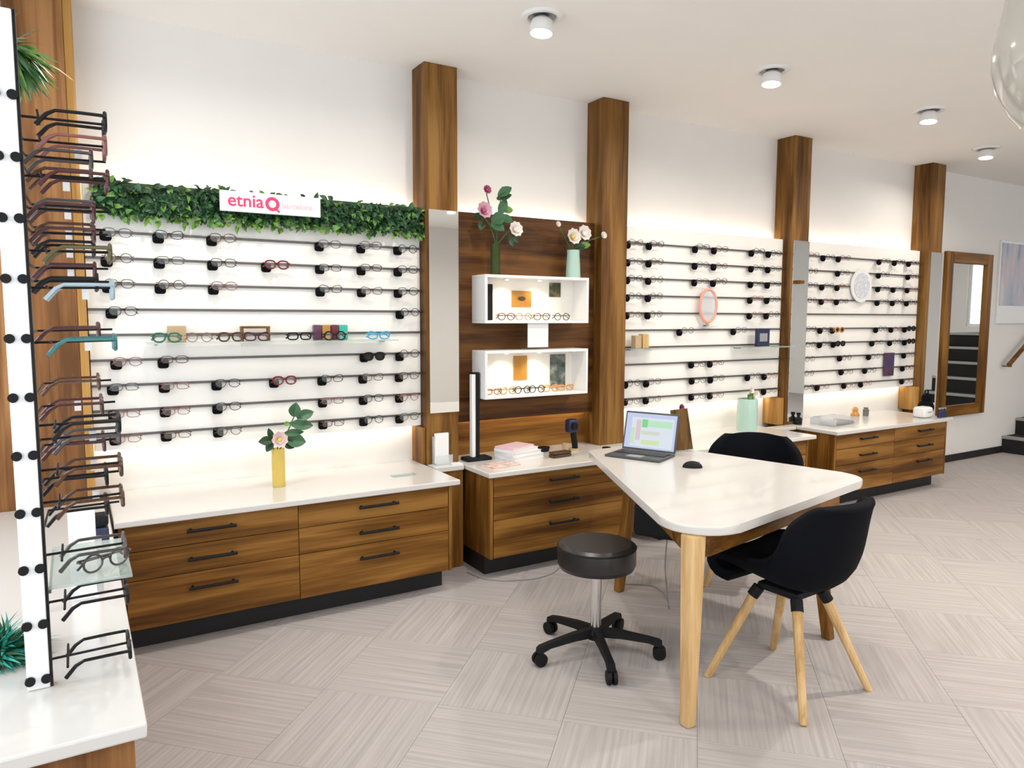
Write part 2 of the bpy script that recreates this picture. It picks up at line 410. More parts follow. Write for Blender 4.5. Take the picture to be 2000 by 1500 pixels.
# ------------------------------------------------------------------ eyeglasses
def lens_outline(kind, cx, n=16):
    w, h, e = {'round': (0.0245, 0.0225, 2.0), 'rect': (0.027, 0.0175, 3.4), 'panto': (0.0265, 0.021, 2.5), 'cat': (0.0275, 0.0195, 2.6)}[kind]
    s = 1 if cx > 0 else -1; out = []
    for k in range(n):
        t = 2*PI*k/n; c, q = math.cos(t), math.sin(t)
        x = w*abs(c)**(2/e)*(1 if c >= 0 else -1); z = h*abs(q)**(2/e)*(1 if q >= 0 else -1)
        if kind == 'cat': z += 0.22*s*x*(0.5+0.5*q)
        if kind == 'panto': x *= 1+0.12*q
        out.append((cx+x, 0, z))
    return out
GM = {}
def gmesh(kind, mat, what, rad=0.0026, lens='lens'):
    """front faces -Y, temples towards +Y"""
    key = (kind, mat, what, rad, lens)
    if key in GM: return GM[key]
    mb = MB(); m = mat
    def front():
        for cx in (-0.0345, 0.0345): mb.loop(lens_outline(kind, cx), rad, 5)
        mb.tube([(-0.0095, 0, .004), (-0.004, -.002, .008), (0.004, -.002, .008), (0.0095, 0, .004)], rad, 5)
        for s in (-1, 1): mb.tube([(s*0.061, 0, .008), (s*0.067, .002, .009), (s*0.069, .010, .009)], rad, 5)
    def folded(s):
        y = .012 if s > 0 else .019
        mb.tube([(s*0.069, .008, .009), (s*0.064, y, .009), (-s*0.045, y+.002, .006), (-s*0.068, y+.002, -.012)], [rad*.9, rad, rad, rad*1.1], 5)
    def opened(s):
        mb.tube([(s*0.069, .006, .009), (s*0.069, .05, .009), (s*0.068, .10, .008), (s*0.066, .118, -.002), (s*0.065, .14, -.028)], [rad, rad, rad, rad*1.2, rad*1.3], 5)
    if what == 'front': front()
    elif what in ('fold+', 'fold-'): folded(1 if what[-1] == '+' else -1)
    elif what in ('open+', 'open-'): opened(1 if what[-1] == '+' else -1)
    elif what == 'all_folded': front(); folded(1); folded(-1)
    elif what in ('lens+', 'lens-'):
        m = lens; cx = 0.0345 if what[-1] == '+' else -0.0345
        pts = lens_outline(kind, cx)
        mb.bm.faces.new([mb.bm.verts.new(p) for p in pts]); mb.bm.faces.new([mb.bm.verts.new((p[0], 0.0015, p[2])) for p in pts[::-1]])
    GM[key] = mb.mesh('eyeglass_'+what.strip('+-'), m)
    return GM[key]
def glasses(kind, mat, loc, rotz, label, group, mode='fold', rad=0.0026, lens='lens', simple=False, tag_card=False):
    if simple:
        o = part('eyeglasses', gmesh(kind, mat, 'all_folded', rad), None); o.location = loc; o.rotation_euler = (0, 0, rotz)
        return tag(o, label, 'eyeglasses', group)
    o = thing('eyeglasses', label, 'eyeglasses', loc, rotz, group)
    fr = part('front_frame', gmesh(kind, mat, 'front', rad), None, o)
    for s in '+-':
        part('temple', gmesh(kind, mat, mode+s, rad), None, o)
        part('lens', gmesh(kind, mat, 'lens'+s, rad, lens), None, fr)
    if tag_card:
        t = part('price_tag', TAGM, None, o)
    return o
TAGM = MB().box((0.0735, 0.048, -0.024), (0.0750, 0.064, 0.012)).tube([(0.0742, .056, .011), (0.069, .056, .0135)], 0.0008, 4).mesh('price_tag', 'paper')

# ------------------------------------------------------------------ display panels
ORD = ['top', 'second', 'third', 'fourth', 'fifth', 'sixth', 'seventh', 'eighth', 'ninth', 'lowest']
PZ0, PZ1, PY = 0.872, 2.19, 4.10
RZ = [2.072-0.1252*i for i in range(10)]
clip_me = MB().box((-0.026, -0.036, -0.034), (0.026, -0.004, 0.016), 0.013, 2).mesh('clip', 'clip_black')
clip_s = MB().box((-0.029, -0.036, -0.034), (0.029, -0.004, 0.018), 0.014, 1).mesh('clip', 'clip_black')
COLS = ['frame_dark', 'frame_dark', 'frame_grey', 'frame_maroon', 'frame_tort', 'frame_rose', 'frame_dark', 'frame_grey']
KINDS = ['round', 'panto', 'rect', 'panto', 'cat']
CNT = ['first', 'second', 'third', 'fourth', 'fifth', 'sixth', 'seventh']
def panel(label, x0, x1, rows, where, group, simple, seed, frm, back=False):
    rnd = random.Random(seed)
    o = thing('display_panel', label, 'display panel', ((x0+x1)/2, PY, PZ0))
    w = (x1-x0)/2
    part('board', B((-w, 0, 0), (w, 0.045, PZ1-PZ0), 0.003), 'panel', o)
    part('batten', MB().box((-w+.05, .045, .10), (-w+.10, .0995, PZ1-PZ0-.1)).box((w-.10, .045, .10), (w-.05, .0995, PZ1-PZ0-.1)), 'panel', o)
    for nm, z in (('led_strip', PZ1-PZ0-.035), ('led_strip', .016)):
        part(nm, B((-w+.02, .0455, z-.008), (w-.02, .052, z+.008)), 'led', o)
    for i in range(10):
        z = RZ[i]-PZ0
        r = part('rail', B((-w, -0.014, z-.006), (w, 0.0, z+.006), 0.002), 'rail_grey', o)
        for jj, x in enumerate(rows.get(i, ())):
            if back: jj = len(rows[i])-1-jj
            xx = x[0] if isinstance(x, tuple) else x
            c = part('clip', clip_s if simple else clip_me, None, r); c.location = (xx-(x0+x1)/2, -0.010, z-0.012)
            if isinstance(x, tuple): kind, mat, rad, lens, lab = x[1], x[2], x[3], x[4], x[5]
            else: kind, mat, rad, lens, lab = rnd.choice(KINDS), rnd.choice(COLS), 0.0018, 'lens', None
            gx = xx+0.048
            if gx+0.07 > x1: gx = x1-0.072
            glasses(kind, mat, (gx, PY-0.069, RZ[i]-0.006+rnd.uniform(-.006, .006)), rnd.uniform(-.05, .05),
                    lab or f'{CNT[jj]} eyeglasses from {frm} on the {ORD[i]} rail of {where}', f'{group}, {ORD[i]} rail',
                    rad=rad, lens=lens, simple=simple and not isinstance(x, tuple))
    return o
c1 = [0.15, 0.38, 0.63, 1.19, 1.43, 1.655]
red = lambda x, l: (x, 'panto', 'frame_red', 0.0042, 'lens', l)
rows1 = {1: c1, 2: c1[:3]+[red(0.90, 'thick dark red eyeglasses on a rail under the white sign with pink lettering')]+c1[3:], 3: c1, 4: [0.16, 1.665],
         6: [0.17, 0.38, (1.44, 'panto', 'black', 0.005, 'lens_dark', 'black sunglasses on the rail below the small coloured blocks'), 1.66],
         7: c1[:3]+[red(0.925, 'thick red-brown eyeglasses on a rail above the vase of yellow glass')]+c1[3:], 8: c1, 9: c1}
panel('white panel of eyeglasses with ivy along its top and a wide oak cabinet below', 0.06, 1.81, rows1, 'the ivy-topped panel', 'eyeglasses on the ivy-topped panel', False, 3, 'the reddish post')
c3 = [3.40, 3.60, 4.06, 4.26, 4.68, 4.88]
rows3 = {0: c3, 1: c3, 2: c3, 3: c3[:2]+c3[4:], 4: c3[:2]+c3[4:], 5: [3.92, 4.50], 7: [4.05, 4.25], 8: c3, 9: c3[:4]+[4.88]}
panel('white panel of eyeglasses with the oval coral-rimmed mirror on it', 3.36, 5.095, rows3, 'the coral mirror panel', 'eyeglasses on the coral mirror panel', True, 5, 'the plain post')
c4 = [5.36, 5.58, 5.79, 6.39, 6.63, 6.86]
org = (5.75, 'panto', 'frame_orange', 0.006, 'lens_dark', 'thick orange-brown sunglasses on the panel with the round grey sign')
blk = lambda x, l: (x, 'panto', 'black', 0.005, 'lens_dark', l)
rows4 = {0: c4, 1: [c4[0], c4[2], c4[3], c4[5]], 2: c4, 3: c4, 5: c4[:2]+[org]+c4[3:5]+[blk(6.85, 'black sunglasses on the sixth rail of the round sign panel, by the end post')], 6: c4[:2]+[blk(5.77, 'black sunglasses below the orange-brown pair on the round sign panel'), 6.34, 6.62, blk(6.86, 'black sunglasses on the seventh rail of the round sign panel, by the end post')],
         7: [5.36, 5.87, 6.30, 6.86], 8: [5.36, 5.90, 6.25, 6.85], 9: [5.36, 5.57, 5.95, 6.20, 6.85]}
panel('white panel of eyeglasses with the round grey sign and the dark blue card', 5.32, 7.095, rows4, 'the round sign panel', 'eyeglasses on the round sign panel', True, 8, 'the end post', True)

# wood-clad panel that carries the showcases
wp = thing('timber_cladding', 'oak wall panel darkened for shade behind the two lit white showcases', 'wall panel', (2.58, PY, PZ0))
part('board', B((-0.55, 0, 0), (0.548, 0.045, PZ1-PZ0), 0.003), 'oak_shaded_h', wp)
part('batten', MB().box((-.5, .045, .1), (-.45, .0995, 1.2)).box((.45, .045, .1), (.5, .0995, 1.2)), 'oak_shaded_h', wp)
part('led_strip', B((-.53, .0455, PZ1-PZ0-.043), (.53, .052, PZ1-PZ0-.027)), 'led', wp)
part('led_strip', B((-.53, .0455, .008), (.53, .052, .024)), 'led', wp)
tag(part('wooden_backsplash', B((2.03, WY-.006, .6405), (3.128, WY-.0002, .93)), 'oak_h'), 'lit oak backsplash above the cabinet with the measuring post', 'backsplash')

# ------------------------------------------------------------------ cabinets and worktops
TZ = 0.64
def handle():
    return MB().tube([(-0.108, -0.028, 0), (0.108, -0.028, 0)], 0.0078, 8).tube([(-0.09, -0.026, 0), (-0.09, 0.0, 0)], 0.007, 6) \
        .tube([(0.09, -0.026, 0), (0.09, 0.0, 0)], 0.007, 6).mesh('handle', 'black')
HME = handle()
def cabinet(label, x0, x1, cols, hx, front=3.585, toe=3.69):
    o = thing('drawer_cabinet', label, 'cabinet', ((x0+x1)/2, front, 0)); cx = (x0+x1)/2
    w = (x1-x0)/2; d = 4.018-front
    part('carcass', B((-w+.02, 0.022, 0.122), (w-.02, d, TZ-.0305)), 'oak_d', o)
    for s in (-1, 1):
        a, b = sorted((s*w, s*(w-.0195)))
        part('side_board', B((a, 0, 0.12), (b, d, TZ-.0305), 0.002), 'oak_v', o)
    part('toe_kick', B((-w+.015, toe-front, 0.0005), (w-.015, d, 0.1215)), 'base_black', o)
    edges = [-w+.022]+[c-cx for c in cols]+[w-.022]
    for k, (a, b) in enumerate(zip(edges, edges[1:])):
        for z0, z1, hz in ((0.487, 0.606, 0.555), (0.353, 0.484, 0.42), (0.124, 0.350, 0.283)):
            dr = part('drawer', B((a+.0015, 0, z0), (b-.0015, 0.0215, z1), 0.0015), 'oak_h', o)
            h = part('handle', HME, None, dr); h.location = (hx[k]-cx, 0, hz)
    return o
def worktop(label, x0, x1, front=3.552, z=TZ, n0=0, n1=0):
    poly = [(x0, front), (x1, front)]   # notched at the back where a post stands
    poly += [(x1, 4.018), (n1, 4.018), (n1, WY-.001)] if n1 else [(x1, WY-.001)]
    poly += [(n0, WY-.001), (n0, 4.018), (x0, 4.018)] if n0 else [(x0, WY-.001)]
    return tag(part('worktop', MB().prism(poly, z-.030, z, 0.005), 'top'), label, 'worktop')
cabinet('wide oak cabinet of six drawers under the ivy-topped panel', 0.125, 1.765, [0.915], [0.51, 1.33])
worktop('white worktop holding the vase of yellow glass', 0.11, 1.80)
cabinet('oak cabinet with three drawers beside the round black stool', 2.03, 3.12, [], [2.54], 3.62, 3.72)
worktop('white worktop holding the tall measuring post and white books', 2.012, 3.14, 3.60, n0=2.0295, n1=3.1285)
cabinet('oak cabinet half hidden behind the white table and black chairs', 3.40, 4.83, [4.1], [3.75, 4.47])
worktop('white worktop behind the table, with the wider mint vase', 3.37, 4.865, 3.54)
cabinet('oak cabinet of six drawers at the end of the wall, beside the wood-framed mirror', 5.16, 6.78, [5.97], [5.58, 6.41])
worktop('white worktop with the acrylic tray and three small dark bottles', 5.14, 6.81, n0=5.3165)
def link_shelf(label, x0, x1, front):
    o = thing('corner_shelf', label, 'shelf', ((x0+x1)/2, 4.02, 0)); w = (x1-x0)/2
    part('top', B((-w, front-4.02, TZ-.03), (w, -.001, TZ), 0.003), 'top', o)
    part('body', B((-w, front-4.02+.02, 0.001), (w, -.001, TZ-.0305)), 'oak_v', o)
    return o
link_shelf('narrow white-topped shelf holding papers below the first narrow mirror', 1.815, 2.005, 3.90)
link_shelf('narrow white-topped shelf below the mirror, between two cabinets', 4.875, 5.13, 3.93)
link_shelf('narrow white-topped shelf below the third post, left of the laptop', 3.145, 3.365, 3.93)
tag(part('wooden_block', B((1.79, 4.035, TZ+.0005), (1.8105, WY-.001, 0.868), 0.003), 'oak_v'), 'small upright oak end board at the end of the white worktop with yellow vase', 'end board')
tag(part('wooden_block', B((5.03, 4.035, TZ+.0005), (5.098, WY-.001, 0.868), 0.003), 'oak_yellow_v'), 'small upright oak end board near the wider mint vase', 'end board')
tag(part('wooden_block', B((7.02, 4.035, TZ+.0005), (7.098, WY-.001, 0.868), 0.003), 'oak_yellow_v'), 'small upright oak end board behind the white box', 'end board')

# window counter on the left
lc = thing('window_counter', 'window counter with white top and oak end panel under the rack of eyeglasses', 'counter', (-0.31, 2.9, 0))
part('top', B((-0.435, -1.165, .605), (0.41, 1.115, TZ), 0.006), 'top', lc)
part('body', B((-0.435, -1.13, .001), (0.385, 1.11, .6045)), 'oak_red_v', lc)

# ------------------------------------------------------------------ wall sign, garland
def text_mesh(s, size, mat, ext=0.0012):
    cu = bpy.data.curves.new('lettering', 'FONT'); cu.body = s; cu.size = size; cu.extrude = ext; cu.align_y = 'CENTER'
    cu.offset = size*0.012
    t = bpy.data.objects.new('lettering', cu); C.objects.link(t)
    dg = bpy.context.evaluated_depsgraph_get(); me = bpy.data.meshes.new_from_object(t.evaluated_get(dg))
    bpy.data.objects.remove(t); me.materials.clear(); me.materials.append(MATS[mat])
    me.transform(Matrix.Rotation(PI/2, 4, 'X')); return me
sg = thing('sign_board', 'white sign with pink lettering and ring logo in front of the ivy', 'sign', (0.922, 4.005, 2.128))
part('board', B((-0.258, -0.012, -0.052), (0.258, 0.004, 0.052), 0.003), 'white', sg)
part('stand_off', MB().tube([(-.2, .004, 0), (-.2, .0635, 0)], .008, 8).tube([(.2, .004, 0), (.2, .0635, 0)], .008, 8), 'grey', sg)
t1 = part('lettering', text_mesh('etnia', 0.092, 'magenta'), None, sg); t1.location = (-0.222, -0.0128, 0.004)
rg = part('ring_logo', MB().loop([(0.0*1+.028*math.cos(2*PI*k/28), 0, .028*math.sin(2*PI*k/28)) for k in range(28)], 0.0085, 6).tube([(.014, 0, -.022), (.036, 0, -.040)], .006, 6)
          .xf(Matrix.Diagonal((1, .18, 1, 1))), 'magenta', sg); rg.location = (0.002, -0.0135, 0.0)
t2 = part('lettering', text_mesh('barcelona', 0.042, 'pale_pink'), None, sg); t2.location = (0.05, -0.0128, -0.004)

def leaf_fn(L_, w, curl):
    def fn(u, v):
        x = (u-.5)*2; ww = w*math.sin(PI*min(1, v*0.93+0.07))**0.8
        return (x*ww, v*L_, -curl*v*v*L_+abs(x)*ww*.35)
    return fn
def add_leaf(mb, base, direc, L_, w, curl=0.25, roll=0.0, nu=2, nv=4, face=None):
    d = Vector(direc).normalized(); up = Vector(face) if face else Vector((0, 0, 1)) if abs(d.z) < .95 else Vector((1, 0, 0))
    x = d.cross(up).normalized(); z = x.cross(d)
    x, z = math.cos(roll)*x+math.sin(roll)*z, -math.sin(roll)*x+math.cos(roll)*z
    M = Matrix((x, d, z)).transposed().to_4x4(); M.translation = base
    f = leaf_fn(L_, w, curl); mb.grid(lambda u, v: M @ Vector(f(u, v)), nu, nv)
def garland():
    g = thing('ivy_garland', 'dense green ivy garland along the top of the first white panel', 'garland', (0.94, 4.0855, 2.02))
    rnd = random.Random(4)
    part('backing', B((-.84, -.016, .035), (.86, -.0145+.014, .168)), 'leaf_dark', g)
    for mat, n in (('leaf_dark', 900), ('leaf_mid', 420), ('leaf_light', 300)):
        mb = MB()
        for _ in range(n):
            x = rnd.uniform(-.83, .86); light = mat == 'leaf_light'
            z = rnd.uniform(.015, .165) if not light else rnd.uniform(.0, .16)
            if light and rnd.random() < .45: z = rnd.uniform(-.01, .03)
            y = rnd.uniform(-.045, -.018)
            add_leaf(mb, (x, y, z), (rnd.uniform(-.8, .8), rnd.uniform(-1, -.25), rnd.uniform(-1.1, .55)), rnd.uniform(.028, .05), rnd.uniform(.010, .017), .4, rnd.uniform(-.7, .7), 2, 3, face=(0, -1, .6))
        f = part('foliage', mb.mesh('foliage', mat), None, g); f['kind'] = 'stuff'
garland()

# ------------------------------------------------------------------ glass shelves on the panels
def glass_shelf(label, x0, x1, z, d=0.16, y1=PY-0.015):
    o = thing('glass_shelf', label, 'shelf', ((x0+x1)/2, y1, z)); w = (x1-x0)/2
    part('plate', B((-w, -d, -.004), (w, 0, .004), 0.001), 'glass_shelf', o)
    for s in (-1, 1): part('bracket', B((s*(w-.05)-.006, -.05, -.012), (s*(w-.05)+.006, .0145, -.0042)), 'steel_dark', o)
    return o
S1, S3, S3b = 1.405, 1.315, 1.305
glass_shelf('long glass shelf with green, brown and blue glasses on the ivy-topped panel', 0.30, 1.60, S1)
gy = PY-.11
for x, k, m, r, l in ((0.39, 'panto', 'frame_green', .0045, 'dark green eyeglasses standing on the long glass shelf'),
                      (0.54, 'round', 'frame_rose', .002, 'fine pale pink eyeglasses on the long glass shelf'),
                      (0.69, 'panto', 'frame_tort', .0045, 'tortoiseshell eyeglasses on the long glass shelf next to the wooden riser'),
                      (0.82, 'cat', 'frame_maroon', .0042, 'dark brown cat-eye glasses under the wooden riser on the glass shelf'),
                      (1.04, 'rect', 'frame_dark', .004, 'black eyeglasses on the long glass shelf between riser and coloured blocks'),
                      (1.235, 'round', 'frame_dark', .0042, 'black eyeglasses in front of the coloured blocks on the glass shelf'),
                      (1.49, 'cat', 'frame_blue', .004, 'bright light blue eyeglasses at the end of the glass shelf')):
    glasses(k, m, (x, gy-.03, S1+.004+.0245), random.uniform(-.15, .15), l, 'eyeglasses on the long glass shelf', mode='fold', rad=r)
rs = thing('shelf_riser', 'small reddish wooden riser on the long glass shelf', 'riser', (0.83, PY-.045, S1+.0041))
part('board', B((-.075, -.022, .066), (.075, .022, .078), .002), 'oak_h', rs)
for s in (-1, 1): part('leg', B((s*.068-.006, -.02, 0), (s*.068+.006, .02, .0655)), 'oak_v', rs)
tag(part('card_box', B((0.405, PY-.05, S1+.0041), (0.49, PY-.018, S1+.085), .003), 'tan'), 'small tan cardboard box behind the green eyeglasses', 'box')
for i, (mname, col, w) in enumerate((('plum', (0.10, 0.03, 0.07), .022), ('ochre', (0.42, 0.22, 0.04), .024), ('wine', (0.13, 0.006, 0.02), .022), ('aqua', (0.04, 0.42, 0.33), .026))):
    plain(mname, col, 0.3); x = 1.165+i*.049
    tag(part('colour_block', B((x-w, PY-.06, S1+.0041), (x+w-.001, PY-.02, S1+.088), .006), mname),
        f'small {["plum purple", "ochre yellow", "wine red", "turquoise"][i]} block in the row on the long glass shelf', 'block', 'coloured blocks on the glass shelf')
glass_shelf('short glass shelf with two beige boxes on the coral mirror panel', 3.365, 3.66, S3)
glass_shelf('glass shelf carrying the square dark blue frame, against the coral mirror panel', 4.50, 5.05, S3b, 0.18)
for x, l in ((3.46, 'plain beige box on the short glass shelf, nearer the third post'), (3.53, 'pale wooden box beside the beige one on the short glass shelf')):
    tag(part('card_box', B((x-.028, PY-.10, S3+.0041), (x+.028, PY-.05, S3+.095+.01*(x > 3.5)), .002), 'tan' if x < 3.5 else 'beech'), l, 'box')
fr = thing('framed_picture', 'square dark blue picture frame on the glass shelf next to the narrow mirror', 'picture frame', (4.76, PY-.10, S3b+.0041))
part('frame', B((-.075, -.012, 0), (.075, .012, .145), .004), 'navy', fr); part('print', B((-.045, -.014, .04), (.045, -.0121, .105)), 'grey', fr)
om = thing('oval_mirror', 'small oval mirror with coral rim on the panel of eyeglasses', 'mirror', (4.20, PY-.045, 1.465))
part('rim', MB().loop([(.088*math.cos(2*PI*k/32), 0, .165+.125*math.sin(2*PI*k/32)) for k in range(32)], .011, 8), 'coral', om)
part('disc', MB().prism([(.084*math.cos(2*PI*k/32), .12*math.sin(2*PI*k/32)) for k in range(32)], -.003, .003).xf(Matrix.Translation((0, 0, .165)) @ Matrix.Rotation(PI/2, 4, 'X')), 'acrylic', om)
part('stem', MB().tube([(0, 0, .008), (0, 0, .042)], .012, 8), 'tan', om)
part('foot', B((-.08, -.03, 0), (.08, .03, .008), .003), 'acrylic', om)
part('wall_bracket', B((-.02, .0205, .0), (.02, .0305, .015)), 'steel_dark', om)
dc = thing('round_sign', 'round white sign with pale grey print on the panel', 'sign', (6.15, PY-.022, 1.83))
part('disc', MB().lathe([(0, -.006), (.15, -.006), (.15, .006), (0, .006)], 32).xf(Matrix.Rotation(PI/2, 4, 'X')), 'white', dc)
part('print', MB().lathe([(0, -.001), (.115, -.001), (.115, .001), (0, .001)], 32).xf(Matrix.Translation((0, -.0075, 0)) @ Matrix.Rotation(PI/2, 4, 'X')), 'disc_print', dc)
tag(part('poster_card', B((6.565, PY-.024, 0.99), (6.72, PY-.0145, 1.21)), 'art_navy'), 'dark blue and purple card on the panel with the round sign', 'card')

# ------------------------------------------------------------------ showcases
def showcase(label, z0, z1):
    x0, x1, yf = 2.165, 2.955, 3.925; t = .018
    o = thing('wall_showcase', label, 'showcase', ((x0+x1)/2, PY, z0)); w = (x1-x0)/2; h = z1-z0; f = yf-PY
    part('bottom', B((-w, f, 0), (w, -.0005, t), .002), 'white', o); part('top', B((-w, f, h-t), (w, -.0005, h), .002), 'white', o)
    for s in (-1, 1):
        a, b = sorted((s*w, s*(w-t))); part('side', B((a, f, t), (b, -.0005, h-t), .002), 'white', o)
    part('back', B((-w+t, -.012, t), (w-t, -.0006, h-t)), 'panel', o)
    for x in (-.19, .06):
        sp = part('spotlight', MB().lathe([(0.018, 0), (0.018, .006), (0, .006)], 16, (x, -.09, h-t-.0062)), 'chrome', o)
        part('bulb', MB().lathe([(0, -.001), (0.013, -.001), (0.013, .001), (0, .001)], 16, (x, -.09, h-t-.0075)), 'mini_face', sp)
        l = bpy.data.lights.new('showcase_spot', 'SPOT'); l.energy = 3.0; l.color = (1, .78, .48); l.spot_size = math.radians(130); l.spot_blend = .8; l.shadow_soft_size = .012
        lo = bpy.data.objects.new('showcase_spot', l); C.objects.link(lo); lo.parent = o; lo.location = (x, -.09, h-t-.012)
    return o
showcase('upper lit white showcase with vases standing on it', 1.500, 1.800)
showcase('lower lit white showcase above the wooden backsplash', 1.028, 1.330)
def standing_card(name, x0, x1, z0, z1, y, mat, label, cat='card', th=.006):
    return tag(part(name, B((x0, y-th, z0), (x1, y, z1), .001), mat), label, cat)
yb = PY-.0125
standing_card('picture_card', 2.45, 2.60, 1.605, 1.71, yb, 'art_ochre', 'ochre card with a dark emblem in the upper showcase')
eb = part('emblem', MB().lathe([(0, -.001), (.03, -.001), (.03, .001), (0, .001)], 20).xf(Matrix.Translation((2.525, yb-.0075, 1.66)) @ Matrix.Rotation(PI/2, 4, 'X') @ Matrix.Diagonal((1, .45, 1, 1))), 'brown_dark', bpy.data.objects['picture_card'])
standing_card('picture_card', 2.745, 2.835, 1.675, 1.77, yb, 'art_green', 'small dark green picture on the back of the upper showcase')
standing_card('picture_card', 2.465, 2.57, 1.125, 1.285, yb, 'art_ochre', 'tall ochre card in the lower showcase')
standing_card('picture_card', 2.755, 2.88, 1.06, 1.288, yb, 'art_photo', 'grey green photograph card in the lower showcase')
tag(part('book_spine', B((2.22, 4.0, 1.5185), (2.262, 4.08, 1.745), .004), 'black'), 'tall thin black box standing inside the upper showcase', 'box')
for x, k, m, lab in ((2.36, 'panto', 'frame_tort', 'brown eyeglasses beside the black box in the upper showcase'), (2.49, 'round', 'frame_gold', 'round gold eyeglasses in the upper showcase'), (2.63, 'panto', 'frame_tort', 'brown eyeglasses between gold and grey pairs in the upper showcase'), (2.79, 'round', 'frame_grey', 'round grey eyeglasses in the upper showcase')):
    glasses(k, m, (x, 4.0, 1.518+.024), 0, lab, 'eyeglasses in the upper showcase', rad=.003)
for x, k, m in ((2.255, 'rect', 'frame_rose'), (2.365, 'panto', 'frame_gold'), (2.475, 'round', 'frame_dark'), (2.585, 'round', 'frame_dark'), (2.695, 'panto', 'frame_orange'), (2.815, 'rect', 'frame_orange')):
    lab = {2.255: 'rosy rectangular eyeglasses in the lower showcase', 2.365: 'gold eyeglasses in the lower showcase', 2.475: 'black round eyeglasses in the lower showcase beside the gold pair',
           2.585: 'black round eyeglasses in the lower showcase beside the orange pair', 2.695: 'orange eyeglasses in the lower showcase beside a black pair', 2.815: 'orange eyeglasses below the photograph in the lower showcase'}[x]
    glasses(k, m, (x, 3.985, 1.046+.024), 0, lab, 'eyeglasses in the lower showcase', rad=.0032)
tag(part('notice_sheet', B((2.487, 3.945, 1.345), (2.645, 3.947, 1.4995)), 'paper'), 'white paper notice hanging from the upper showcase', 'paper')

# ------------------------------------------------------------------ vases and flowers
def bloom(mb_outer, c, r, n=9, layers=3, tilt=(0, -1, 0.2)):
    for l in range(layers):
        rr = r*(1-.28*l)
        for k in range(n-2*l):
            a = 2*PI*k/(n-2*l)+l*.4; nrm = Vector(tilt).normalized()
            s = nrm.cross(Vector((0, 0, 1))).normalized(); w = s.cross(nrm)
            d = (math.cos(a)*s+math.sin(a)*w)+nrm*(.25+.5*l)
            add_leaf(mb_outer, Vector(c), d, rr, rr*.55, -.25, 0, 2, 4, face=nrm)
def vase(label, cat_group, loc, prof, vmat, stems, leaves, blooms, name='flower_vase'):
    o = thing(name, label, 'vase', loc)
    v = part('vase', MB().lathe(prof, 24), vmat, o)
    if stems:
        mb = MB()
        for s in stems: mb.tube(s, .0035, 5)
        part('stems', mb, 'leaf_mid', o)
    for base, d, L_, w, mat in leaves:
        mb = MB(); add_leaf(mb, Vector(base), d, L_*1.05, w*1.15, .12, 0, 4, 7, face=(-.25, -1, .35)); part('leaf', mb.mesh('leaf', mat), None, o)
    for c, r, mats in blooms:
        mb = MB(); bloom(mb, c, r); f = part('flower', mb.mesh('flower', mats[0]), None, o)
        part('flower_centre', MB().sphere((c[0], c[1]-r*.22, c[2]), r*.3, 2), mats[1], f)
    return o
def cyl(r, h, t=.004): return [(0, 0), (r, 0), (r, h), (r-t, h), (r-t, .012), (0, .012)]
vase('vase of yellow glass with a pale pink flower and green leaves', None, (0.895, 3.89, TZ), cyl(.034, .205), 'yellow_glass',
     [[(0, 0, .02), (.01, -.005, .2), (.05, -.01, .29), (.10, -.01, .40)], [(0, 0, .02), (-.005, -.01, .2), (.0, -.02, .26)], [(0, 0, .02), (-.02, 0, .2), (-.05, -.01, .27)]],
     [((.085, -.01, .37), (.05, -.15, .5), .075, .028, 'leaf_mid'), ((.10, -.01, .36), (.9, -.2, .35), .09, .026, 'leaf_mid'), ((.07, -.01, .33), (1, -.2, -.1), .11, .027, 'leaf_mid'),
      ((.03, -.01, .28), (1, -.2, .1), .10, .018, 'leaf_mid'), ((.04, -.01, .25), (1, -.3, -.15), .10, .034, 'leaf_mid'), ((.03, -.01, .24), (.7, -.3, -.5), .06, .022, 'leaf_dark'),
      ((-.03, -.01, .25), (-1, -.2, .05), .07, .022, 'leaf_dark'), ((-.03, -.01, .24), (-.6, -.3, -.7), .055, .018, 'leaf_dark'), ((-.03, -.01, .26), (-.3, -.2, .8), .06, .014, 'leaf_dark'),
      ((.06, -.01, .335), (-.8, -.2, -.1), .03, .012, 'leaf_light')],
     [((.0, -.03, .255), .048, ('petal_pink', 'petal_yellow'))])
